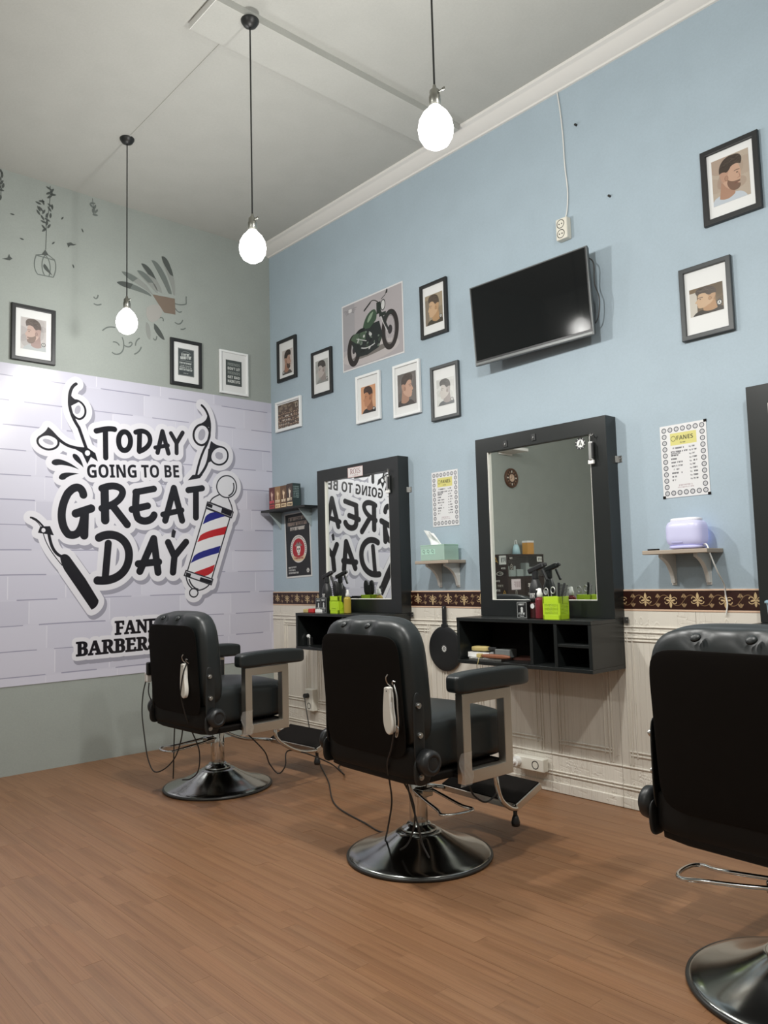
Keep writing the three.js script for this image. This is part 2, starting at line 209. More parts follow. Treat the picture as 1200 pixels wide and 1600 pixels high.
// ---------------------------------------------------------------- left wall: printed banner
{
  const letters = [
    [36, 'M 1043 359 C 1076 349 1124 329 1164 336'],
    [35, 'M 1103 344 L 1106 529'],
    [35, 'M 1232 345 C 1254 342 1274 368 1274 402 C 1274 442 1254 468 1232 470 C 1207 472 1192 443 1192 410 C 1192 373 1210 347 1232 345 Z'],
    [33, 'M 1310 340 C 1349 317 1411 320 1413 382 C 1411 423 1375 451 1336 468'],
    [35, 'M 1338 343 L 1335 464'],
    [32, 'M 1467 464 L 1503 313 L 1547 462'],
    [28, 'M 1450 431 L 1543 407'],
    [30, 'M 1566 320 L 1608 385 L 1608 455'],
    [30, 'M 1655 306 L 1608 385'],
    [50, 'M 962 781 C 956 738 918 707 864 777 C 808 881 821 989 870 1034 C 929 1054 954 1003 966 926'],
    [53, 'M 972 900 L 969 1040'],
    [53, 'M 915 902 L 1012 866'],
    [55, 'M 1099 730 L 1104 939'],
    [46, 'M 1081 733 C 1161 691 1242 718 1215 772 C 1197 813 1144 842 1082 863'],
    [50, 'M 1148 837 L 1252 963'],
    [44, 'M 1440 715 L 1309 745'],
    [50, 'M 1316 745 C 1309 817 1305 879 1326 919 C 1363 953 1425 934 1441 894'],
    [46, 'M 1284 862 L 1396 833'],
    [46, 'M 1522 928 L 1587 702 L 1648 924'],
    [39, 'M 1505 888 L 1646 853'],
    [44, 'M 1696 710 L 1804 690'],
    [46, 'M 1755 702 L 1754 899'],
    [47, 'M 1125 1089 L 1105 1321'],
    [54, 'M 1064 1053 C 1156 998 1268 1059 1265 1167 C 1262 1281 1170 1341 1056 1327'],
    [50, 'M 1340 1272 L 1438 1054 L 1469 1281'],
    [48, 'M 1328 1223 L 1475 1211'],
    [48, 'M 1543 1079 L 1589 1174 L 1578 1282'],
    [47, 'M 1677 1074 L 1589 1174'],
  ], tools = [
    ['s', 20, 'M 911 68 C 871 95 867 148 870 209 C 879 269 903 311 931 351 L 978 479'],
    ['f', 0, 'M 867 122 C 876 156 902 174 936 178 L 868 223 Z'],
    ['s', 13, 'M 908 175 C 936 172 971 200 972 240 C 972 271 950 292 931 294 C 903 293 872 253 872 218 C 874 191 889 178 908 175 Z'],
    ['s', 13, 'M 740 414 C 773 411 804 430 804 458 C 805 486 778 505 747 508 C 712 510 678 490 677 460 C 678 434 707 418 740 414 Z'],
    ['f', 0, 'M 739 366 C 729 399 703 411 683 434 C 723 413 769 417 798 446 L 827 445 C 789 414 764 378 739 366 Z'],
    ['s', 19, 'M 798 431 C 840 470 878 486 973 484'],
    ['f', 0, 'M 891 483 L 982 472 L 1037 505 L 1054 559 L 1009 532 L 986 581 L 952 512 Z'],
    ['w', 0, 'M 986 491 C 997 491 1004 499 1004 508 C 1004 516 998 526 987 527 C 976 528 970 519 970 511 C 970 502 975 492 986 491 Z'],
    ['f', 0, 'M 902 521 C 928 521 952 561 962 606 C 939 579 896 565 892 535 C 892 526 896 521 902 521 Z'],
    ['f', 0, 'M 764 584 C 770 565 799 562 820 565 C 871 576 905 599 934 620 C 888 605 837 591 791 604 C 775 605 760 597 764 584 Z'],
    ['f', 0, 'M 808 680 C 812 654 837 645 871 644 C 897 643 914 644 934 646 C 897 656 863 667 846 688 C 829 698 809 692 808 680 Z'],
    ['s', 17, 'M 1805 92 C 1840 114 1862 157 1870 217 C 1874 282 1860 349 1824 405 C 1797 460 1779 510 1756 607'],
    ['f', 0, 'M 1848 158 C 1848 187 1830 205 1803 221 L 1875 249 L 1875 192 Z'],
    ['s', 16, 'M 1805 230 C 1839 227 1866 254 1868 295 C 1865 340 1833 378 1800 381 C 1762 380 1738 349 1739 312 C 1741 268 1772 236 1805 230 Z'],
    ['s', 13, 'M 1947 379 C 1988 375 2016 400 2015 437 C 2015 479 1978 510 1936 511 C 1900 510 1873 490 1873 457 C 1878 416 1910 385 1947 379 Z'],
    ['f', 0, 'M 1879 342 C 1906 365 1933 370 1956 372 C 1914 384 1882 416 1875 457 L 1880 489 L 1846 508 C 1855 451 1860 389 1879 342 Z'],
    ['s', 19, 'M 1864 409 C 1859 479 1845 537 1778 610'],
    ['f', 0, 'M 1730 599 L 1809 592 L 1787 619 L 1693 641 Z'],
    ['f', 0, 'M 821 1176 C 833 1151 863 1153 883 1181 L 979 1315 L 1062 1451 C 1067 1478 1044 1503 1018 1511 L 847 1258 C 830 1224 821 1198 821 1176 Z'],
    ['s', 18, 'M 751 1035 C 762 1099 779 1151 825 1172'],
    ['s', 5, 'M 718 1032 C 733 1100 779 1164 832 1228'],
    ['f', 0, 'M 699 989 L 757 986 L 781 1042 L 686 1028 Z'],
    ['w', 0, 'M 718 998 C 725 998 731 1005 731 1012 C 731 1019 726 1025 719 1026 C 711 1026 706 1020 706 1012 C 706 1005 711 998 718 998 Z'],
    ['s', 11, 'M 643 936 C 674 939 694 964 715 987'],
    ['s', 4, 'M 651 944 C 674 954 690 970 699 987'],
  ], pole = [
    ['pole', 'M 1834 832 L 2028 892 L 1874 1336 L 1686 1277 Z'],
    ['blue', 'M 1829 892 C 1854 864 1888 857 1915 856 L 1994 882 C 1942 895 1874 915 1807 947 Z'],
    ['red', 'M 1787 1027 C 1840 988 1921 980 2010 953 L 1985 1015 C 1900 1028 1833 1047 1763 1075 Z'],
    ['blue', 'M 1737 1172 C 1779 1137 1845 1128 1950 1097 L 1933 1149 C 1858 1167 1772 1190 1711 1222 Z'],
    ['red', 'M 1739 1287 C 1791 1267 1844 1256 1901 1232 L 1888 1277 C 1871 1298 1844 1309 1817 1313 Z'],
    ['cap', 'M 1865 789 C 1882 748 1916 744 1943 727 L 2016 748 C 2026 781 2047 799 2048 845 Z'],
    ['ball', 'M 2003 587 C 2053 583 2085 620 2085 664 C 2084 710 2047 745 2005 747 C 1957 749 1921 713 1921 670 C 1924 628 1958 590 2003 587 Z'],
    ['band', 'M 1847 786 L 2055 851 L 2040 893 L 1834 826 Z'],
    ['dark', 'M 1845 792 L 1888 806 L 1881 830 L 1840 817 Z'],
    ['dark', 'M 1963 824 L 2048 849 L 2035 884 L 1954 858 Z'],
    ['cap', 'M 1675 1306 C 1681 1370 1719 1409 1766 1412 C 1817 1409 1847 1386 1860 1366 Z'],
    ['band', 'M 1676 1272 L 1884 1337 L 1871 1376 L 1662 1306 Z'],
    ['dark', 'M 1678 1283 L 1715 1295 L 1707 1321 L 1672 1309 Z'],
    ['dark', 'M 1788 1320 L 1877 1345 L 1867 1369 L 1778 1343 Z'],
    ['cap', 'M 1733 1399 C 1755 1399 1766 1416 1766 1429 C 1765 1445 1751 1458 1733 1457 C 1716 1456 1702 1443 1702 1427 C 1702 1411 1716 1398 1733 1399 Z'],
  ];
  const S = 2048 / 2400, t = tex(2048, 1655, (g, w, h) => {
    const r = rng(40); g.scale(S, S); g.fillStyle = '#dcdbe8'; g.fillRect(0, 0, 2400, 1940);
    for (let row = 0, y = -70; y < 1960; row++, y += 151) {                 // the banner's printed brick pattern
      let x = -r() * 400;
      while (x < 2400) { const L = 330 + r() * 180; g.fillStyle = ['#e0dfec', '#d9d8e6', '#dddce9', '#d5d4e2'][Math.floor(r() * 4)]; g.fillRect(x, y, L - 8, 143);
        g.lineCap = 'round'; g.strokeStyle = '#a9a8bb'; g.lineWidth = 5 + r() * 3; g.beginPath(); g.moveTo(x + 20 + r() * 40, y + 146); g.bezierCurveTo(x + L * 0.3, y + 143 + r() * 6, x + L * 0.7, y + 143 + r() * 6, x + L - 30 - r() * 60, y + 146); g.stroke();
        g.strokeStyle = '#ebeaf4'; g.lineWidth = 5; g.beginPath(); g.moveTo(x + L - 5, y + 6); g.lineTo(x + L - 5, y + 136); g.stroke(); x += L; }
    }
    g.lineJoin = 'round'; g.lineCap = 'round';
    const P = (p) => new Path2D(p);
    const words = (fill, grow, col) => {
      const put = (s, x, y, rot, size, font, sx) => { g.save(); g.translate(x, y); g.rotate(rot); g.scale(sx, 1); g.font = `bold ${size}px ${font}`; if (grow) { g.strokeStyle = col; g.lineWidth = grow; g.strokeText(s, 0, 0); } g.fillStyle = col; g.fillText(s, 0, 0); if (!grow) { g.strokeStyle = col; g.lineWidth = font === 'serif' ? 8 : 2; g.strokeText(s, 0, 0); } g.restore(); };
      put('GOING TO BE', 982, 668, -0.068, 118, 'sans-serif', 0.865); put('FANES', 1170, 1678, -0.01, 116, 'serif', 0.9); put('BARBERSHOP', 922, 1794, -0.005, 118, 'serif', 0.965);
    };
    const halo = (extra, col) => {
      g.strokeStyle = g.fillStyle = col;
      for (const [k, p] of letters) { g.lineWidth = k + extra; g.stroke(P(p)); }
      for (const [kind, k, p] of tools) { g.lineWidth = k + extra; g.stroke(P(p)); if (kind === 'f') g.fill(P(p)); }
      for (const [, p] of pole) { g.lineWidth = extra; g.stroke(P(p)); g.fill(P(p)); }
      words(true, extra * 0.8, col);
    };
    g.save(); g.translate(14, 22); halo(84, '#a6a5b2'); g.restore();          // the print's own grey offset edge
    halo(74, '#efeef4');
    g.strokeStyle = g.fillStyle = '#1d1b22';
    for (const [k, p] of letters) { g.lineWidth = k; g.stroke(P(p)); }
    words(true, 0, '#1d1b22');
    for (const [kind, k, p] of tools) { g.strokeStyle = g.fillStyle = kind === 'w' ? '#f2f1f6' : '#1d1b22'; if (kind === 's') { g.lineWidth = k; g.stroke(P(p)); } else g.fill(P(p)); }
    g.fillStyle = '#b3b2bd'; for (const [x, y, a, b] of [[922, 235, 18, 30], [742, 460, 34, 15], [1804, 305, 26, 44], [1943, 445, 32, 27]]) { g.beginPath(); g.ellipse(x, y, a, b, 0.3, 0, 7); g.fill(); }
    g.fillStyle = '#2a2830'; g.fill(P('M 1568 1010 L 1578 985 L 1602 1000 L 1590 1048 L 1566 1040 Z'));
    const col = { pole: '#f2f2f5', blue: '#2b2f86', red: '#c22b32', cap: '#ebebf0', ball: '#ebebf0', band: '#dfdfe6', dark: '#24232a' };
    for (const [k, p] of pole) { g.fillStyle = col[k]; g.fill(P(p)); if (!['blue', 'red', 'dark'].includes(k)) { g.strokeStyle = '#3a3940'; g.lineWidth = 9; g.stroke(P(p)); } }
    g.strokeStyle = '#3a3940'; g.lineWidth = 7; g.stroke(P('M 1834 832 L 1686 1277')); g.stroke(P('M 2028 892 L 1874 1336')); g.lineWidth = 10; g.stroke(P('M 2060 640 C 2072 690 2050 720 2020 732')); g.stroke(P('M 1700 1335 C 1712 1375 1740 1398 1766 1403'));
  });
  const b = single('banner', box(2.4, 1.939, 0.004), [M.paper, M.paper, M.paper, M.paper, std(C(0.76, 0.76, 0.77), 0.22, 0, { map: t, bumpMap: plaster, bumpScale: 0.0002 }), M.paper], 'large white brick-print banner reading TODAY GOING TO BE GREAT DAY with barbering tools', 'banner');
  b.position.set(0.0025, 0.515 + 0.9695, 1.2005); b.rotation.y = Math.PI / 2;
}
// decals stuck on the grey wall above the banner
{
  const at = (o) => { o.position.set(0.0012, 0, 2.4); o.rotation.y = Math.PI / 2; return o; };
  const dark = std(C(0.065, 0.075, 0.07), 0.7), mid = std(C(0.13, 0.15, 0.14), 0.7), pale = std(C(0.24, 0.255, 0.24), 0.7), brown = std(C(0.17, 0.13, 0.1), 0.7), skin = std(C(0.33, 0.325, 0.305), 0.7);
  const leaf = (x, y, a, s = 1) => { const sh = new THREE.Shape(); sh.moveTo(-0.017 * s, 0); sh.quadraticCurveTo(0, 0.012 * s, 0.017 * s, 0); sh.quadraticCurveTo(0, -0.012 * s, -0.017 * s, 0); return plate(sh, 0.0006).rotateZ(a).translate(x / 1000, y / 1000, 0); };
  const line = (p, r = 0.0035) => { const pts = outline(p).getPoints(12); return tube(pts.map((q) => [q.x, q.y, 0]), r, false, pts.length * 2).scale(1, 1, 0.15); };
  const f = at(thing('feather_decal', 'faded wall decal of a feathered headdress behind the left pendant bulb', 'decal'));
  const feathers = ['M 1588 3131 C 1576 3229 1504 3328 1500 3385 C 1520 3401 1552 3371 1564 3335 C 1593 3272 1609 3198 1600 3126 Z', 'M 1551 3131 C 1519 3193 1464 3279 1424 3338 C 1464 3356 1504 3297 1536 3243 C 1560 3187 1576 3152 1576 3129 Z', 'M 1463 3133 C 1424 3200 1362 3261 1350 3296 C 1385 3312 1432 3263 1448 3229 C 1487 3177 1503 3143 1503 3120 Z', 'M 1456 3116 C 1408 3166 1331 3200 1320 3239 C 1362 3257 1409 3219 1440 3181 C 1464 3156 1471 3135 1471 3112 Z', 'M 1440 3090 C 1362 3140 1240 3163 1210 3204 C 1263 3221 1331 3193 1393 3147 Z', 'M 1424 3079 C 1346 3099 1203 3095 1177 3122 C 1218 3147 1301 3140 1362 3117 C 1393 3109 1424 3094 1424 3079 Z'];
  const tips = ['M 1564 3270 C 1535 3310 1504 3345 1500 3385 C 1520 3401 1552 3371 1564 3335 C 1575 3310 1585 3290 1588 3262 Z', 'M 1502 3215 C 1490 3245 1470 3275 1450 3300 C 1490 3300 1530 3250 1545 3205 Z', 'M 1400 3232 C 1382 3256 1362 3270 1350 3296 C 1385 3312 1432 3263 1448 3229 C 1450 3222 1455 3215 1460 3208 Z', 'M 1400 3172 C 1380 3190 1345 3208 1320 3239 C 1362 3257 1409 3219 1440 3181 Z', 'M 1290 3152 C 1260 3166 1228 3180 1210 3204 C 1245 3215 1290 3200 1325 3184 Z', 'M 1270 3098 C 1230 3100 1190 3106 1177 3122 C 1205 3143 1250 3141 1290 3136 Z'];
  feathers.forEach((p, i) => { const m = add('feather', plate(outline(p), 0.0006), [pale, mid, pale, pale, pale, mid][i], f); add('feather_tip', plate(outline(tips[i]), 0.0005).translate(0, 0, 0.0007), [dark, mid, dark, mid, mid, dark][i], m); });
  add('headband', plate(outline('M 1432 3096 L 1519 3100 L 1600 3103 L 1604 2988 L 1519 2985 L 1471 3044 Z'), 0.0007), brown, f);
  add('face', plate(outline('M 1393 2996 C 1440 3037 1503 3043 1507 3006 C 1503 2944 1463 2905 1424 2897 C 1385 2904 1377 2963 1393 2996 Z'), 0.0006), skin, f);
  add('side_feather', plate(outline('M 1443 2893 C 1471 2884 1511 2831 1522 2791 C 1502 2784 1463 2814 1443 2856 Z'), 0.0006), dark, f);
  add('side_feather', plate(outline('M 1385 2889 C 1416 2895 1424 2814 1416 2771 C 1393 2771 1377 2827 1385 2889 Z'), 0.0006), pale, f);
  add('scrollwork', ['M 1600 3068 C 1633 3064 1666 3071 1687 3084 C 1691 3108 1683 3130 1691 3139', 'M 1604 3034 C 1616 3014 1633 3005 1653 3022', 'M 1600 2933 C 1624 2915 1649 2927 1661 2961', 'M 1644 2892 C 1657 2890 1673 2897 1682 2907', 'M 1463 2928 C 1487 2948 1519 2955 1511 2922', 'M 1439 2787 C 1447 2766 1463 2776 1463 2806', 'M 1146 2637 C 1175 2613 1219 2635 1226 2681 C 1230 2718 1222 2738 1215 2752', 'M 1226 2702 C 1249 2685 1278 2690 1286 2721 C 1282 2731 1267 2728 1263 2717', 'M 1153 2707 C 1175 2715 1189 2703 1197 2690', 'M 1309 2710 C 1309 2740 1324 2758 1339 2768', 'M 1301 2650 C 1324 2661 1347 2687 1350 2710', 'M 1023 2987 C 1030 2967 1051 2979 1051 3005', 'M 1023 2941 C 1037 2933 1051 2933 1073 2948', 'M 1081 2769 C 1109 2804 1138 2810 1167 2808'].map((p) => line(p, 0.004)), mid, f);
  const r = rng(4);
  const sprig = (name, label, pts, stem, mat, grp) => { const o = at(thing(name, label, 'decal', [0, 0, 0], 0, grp)); for (const [x, y] of pts) add('leaf', leaf(x, y, r() * 3, 1.15), mat, o); if (stem) add('stem', line(stem, 0.002), mat, o); return o; };
  sprig('vine_decal', 'dark vine decal with many leaves holding up the birdcage', [[731, 3632], [751, 3624], [728, 3599], [758, 3598], [735, 3577], [748, 3602], [686, 3533], [667, 3515], [696, 3529], [670, 3479], [683, 3480], [700, 3467], [667, 3454], [739, 3521], [752, 3515], [735, 3496], [719, 3449], [742, 3455], [693, 3427], [723, 3421], [700, 3401], [720, 3399], [733, 3382], [701, 3366], [704, 3349]], 'M 738 3650 C 740 3560 735 3480 715 3400 L 717 3350 L 715 3223', dark, 'hanging vine decals');
  sprig('vine_decal', 'dark vine decal at the left edge, cut by the frame', [[444, 3648], [451, 3626], [449, 3578], [458, 3560], [446, 3529], [444, 3481], [436, 3600], [438, 3550]], 'M 446 3660 L 446 3481', dark, 'hanging vine decals');
  sprig('vine_decal', 'small pale vine decal left of the leftmost lamp cord', [[1012, 3621], [1005, 3600], [1027, 3600], [1037, 3574], [1020, 3583], [1030, 3546], [1015, 3565]], 'M 1010 3655 L 1018 3600 L 1030 3546', mid, 'hanging vine decals');
  const cage = at(thing('birdcage_decal', 'wall decal of a round birdcage with a dark bird inside', 'decal'));
  add('roof', plate(outline('M 712 3222 L 688 3183 L 734 3190 Z'), 0.0006), dark, cage);
  add('bars', ['M 657 3169 C 639 3120 646 3073 668 3051', 'M 763 3054 C 782 3101 782 3143 768 3174', 'M 668 3051 L 763 3054', 'M 654 3172 L 772 3168', 'M 690 3184 L 654 3172', 'M 732 3192 L 772 3168', 'M 712 3187 C 683 3145 691 3078 710 3055', 'M 712 3187 C 749 3162 749 3092 736 3054'].map((p) => line(p, 0.003)), mid, cage);
  add('bird', plate(outline('M 706 3130 C 727 3118 734 3094 758 3064 C 730 3080 704 3089 700 3114 Z'), 0.0007), dark, cage);
  single('bird_decal', plate(outline('M 458 3097 L 489 3111 L 498 3137 L 504 3122 L 518 3112 L 501 3098 L 486 3097 Z'), 0.0006), dark, 'small dark flying bird decal low at the left edge', 'decal', 'flying bird decals');
  single('bird_decal', plate(outline('M 846 3302 L 871 3314 L 888 3307 L 908 3311 L 889 3298 L 868 3293 L 855 3275 Z'), 0.0006), dark, 'small dark flying bird decal right of the birdcage', 'decal', 'flying bird decals');
  scene.children.filter((o) => /^bird_decal/.test(o.name)).forEach(at);
  [[513, 3395], [816, 3460], [946, 3415], [571, 3253], [761, 3279], [888, 3159]].forEach(([x, y], i) => at(single('leaf_decal', leaf(x, y, i, 0.8), dark, 'single tiny drifting leaf decal ' + ['left of the vine, topmost on that side', 'just right of the vine foliage', 'nearest the small pale vine', 'below and left of the vine', 'between vine and flying bird', 'lowest, right of the birdcage'][i], 'decal', 'drifting leaf decals')));
}

// ---------------------------------------------------------------- framed prints and posters
function logo(g, x, y, r, ink = '#1c1c1c', bg = '#e8e8e4') { g.fillStyle = ink; g.beginPath(); g.arc(x, y, r, 0, 7); g.fill(); g.fillStyle = bg; for (let i = 0; i < 10; i++) { g.save(); g.translate(x, y); g.rotate(i / 10 * 6.283); g.fillRect(-r * 0.06, -r * 0.93, r * 0.12, r * 0.14); g.restore(); } g.beginPath(); g.arc(x, y, r * 0.68, 0, 7); g.fill(); g.strokeStyle = ink; g.lineWidth = r * 0.13; g.beginPath(); g.moveTo(x - r * 0.3, y + r * 0.4); g.lineTo(x, y - r * 0.45); g.lineTo(x + r * 0.3, y + r * 0.4); g.moveTo(x - r * 0.15, y + r * 0.1); g.lineTo(x + r * 0.15, y + r * 0.1); g.stroke(); }
// a head in profile (turn -1 looks left, +1 right; three = three-quarter view)
function portrait(o) {
  return tex(240, Math.round(240 * (o.ratio ?? 1.35)), (g, w, h) => {
    const r = rng(o.seed), d = o.turn, X = (x) => w * (0.5 + d * x), Y = (y) => h * (o.top ?? 0) + h * y * (o.zoom ?? 1);
    g.fillStyle = o.bg; g.fillRect(0, 0, w, h);
    for (let i = 0; i < 7; i++) { g.fillStyle = o.bg2; g.globalAlpha = 0.12 + r() * 0.2; g.beginPath(); g.ellipse(r() * w, r() * h, 20 + r() * 60, 20 + r() * 60, r() * 3, 0, 7); g.fill(); } g.globalAlpha = 1;
    if (o.panel) { g.fillStyle = o.panel; g.fillRect(d < 0 ? 0 : w * 0.78, h * 0.15, w * 0.22, h); }
    g.fillStyle = o.shirt; g.beginPath(); g.moveTo(X(-0.6), h); g.lineTo(X(-0.45), Y(0.85)); g.quadraticCurveTo(X(-0.2), Y(0.76), X(0), Y(0.84)); g.quadraticCurveTo(X(0.3), Y(0.8), X(0.42), h); g.lineTo(X(0.42), h + 2); g.lineTo(X(-0.6), h + 2); g.fill();
    g.fillStyle = o.skin2; g.beginPath(); g.moveTo(X(-0.26), Y(0.55)); g.lineTo(X(-0.32), Y(0.88)); g.quadraticCurveTo(X(-0.1), Y(0.98), X(0.1), Y(0.86)); g.lineTo(X(0.12), Y(0.6)); g.fill();
    g.fillStyle = o.skin; g.beginPath(); g.moveTo(X(-0.28), Y(0.4));                                                         // skull, brow, nose, lips, chin, jaw
    g.bezierCurveTo(X(-0.3), Y(0.12), X(0.2), Y(0.1), X(0.25), Y(0.32));
    if (o.three) { g.bezierCurveTo(X(0.3), Y(0.45), X(0.28), Y(0.6), X(0.2), Y(0.72)); g.quadraticCurveTo(X(0.1), Y(0.8), X(0), Y(0.76)); }
    else { g.lineTo(X(0.25), Y(0.4)); g.lineTo(X(0.34), Y(0.52)); g.quadraticCurveTo(X(0.34), Y(0.56), X(0.27), Y(0.57)); g.lineTo(X(0.29), Y(0.63)); g.lineTo(X(0.26), Y(0.66)); g.quadraticCurveTo(X(0.28), Y(0.74), X(0.18), Y(0.76)); g.quadraticCurveTo(X(0.05), Y(0.77), X(-0.04), Y(0.7)); }
    g.quadraticCurveTo(X(-0.2), Y(0.66), X(-0.28), Y(0.4)); g.fill();
    g.fillStyle = o.fade ?? o.skin2; g.globalAlpha = 0.55; g.beginPath(); g.moveTo(X(-0.3), Y(0.3)); g.lineTo(X(-0.28), Y(0.56)); g.lineTo(X(-0.12), Y(0.54)); g.lineTo(X(-0.04), Y(0.32)); g.fill(); g.globalAlpha = 1;
    if (o.beard) { g.fillStyle = o.beard; g.globalAlpha = 0.8; g.beginPath(); g.moveTo(X(-0.08), Y(0.52)); g.quadraticCurveTo(X(0.02), Y(0.62), X(0.25), Y(0.6)); g.lineTo(X(0.25), Y(0.64)); g.lineTo(X(0.17), Y(0.65)); g.lineTo(X(0.26), Y(0.69)); g.quadraticCurveTo(X(0.26), Y(0.8), X(0.12), Y(0.8)); g.quadraticCurveTo(X(-0.06), Y(0.78), X(-0.1), Y(0.6)); g.fill(); g.globalAlpha = 1; }
    g.fillStyle = o.hair; g.beginPath(); g.moveTo(X(-0.3), Y(0.34)); g.bezierCurveTo(X(-0.34), Y(0.1), X(-0.1), Y(-0.02), X(0.1), Y(0.02)); g.bezierCurveTo(X(0.3), Y(0.02), X(0.36), Y(0.14), X(0.28), Y(0.27)); g.quadraticCurveTo(X(0.15), Y(0.2), X(0.02), Y(0.26)); g.quadraticCurveTo(X(-0.06), Y(0.36), X(-0.12), Y(0.35)); g.quadraticCurveTo(X(-0.2), Y(0.3), X(-0.3), Y(0.34)); g.fill();
    for (let i = 0; i < 60; i++) { g.strokeStyle = i % 2 ? 'rgba(255,245,230,0.13)' : 'rgba(0,0,0,0.2)'; g.lineWidth = 1.2; const x = -0.28 + r() * 0.5, y = 0.08 + r() * 0.16; g.beginPath(); g.moveTo(X(x), Y(y)); g.quadraticCurveTo(X(x + 0.06), Y(y - 0.05), X(x + 0.14), Y(y - 0.01)); g.stroke(); }
    g.fillStyle = o.skin2; g.beginPath(); g.ellipse(X(-0.11), Y(0.48), w * 0.045, h * 0.055, 0, 0, 7); g.fill(); g.strokeStyle = 'rgba(70,35,25,0.5)'; g.lineWidth = 2; g.stroke();
    g.strokeStyle = o.hair; g.lineWidth = 4; g.beginPath(); g.moveTo(X(0.1), Y(0.385)); g.quadraticCurveTo(X(0.17), Y(0.36), X(0.25), Y(0.385)); g.stroke(); g.fillStyle = '#241a18'; g.beginPath(); g.ellipse(X(0.18), Y(0.43), w * 0.022, h * 0.012, 0, 0, 7); g.fill();
    if (o.three) { g.strokeStyle = 'rgba(120,70,55,0.7)'; g.lineWidth = 2.5; g.beginPath(); g.moveTo(X(0.22), Y(0.43)); g.lineTo(X(0.25), Y(0.54)); g.lineTo(X(0.18), Y(0.56)); g.stroke(); g.strokeStyle = 'rgba(130,60,55,0.9)'; g.beginPath(); g.moveTo(X(0.1), Y(0.65)); g.lineTo(X(0.22), Y(0.64)); g.stroke(); }
    if (o.mark) logo(g, w * o.mark[0], h * o.mark[1], w * 0.085);
  });
}
const warm = { skin: '#c79f86', skin2: '#a67c66', hair: '#3a2e28' }, greyed = { skin: '#b9b0ab', skin2: '#958c88', hair: '#4a4644' };
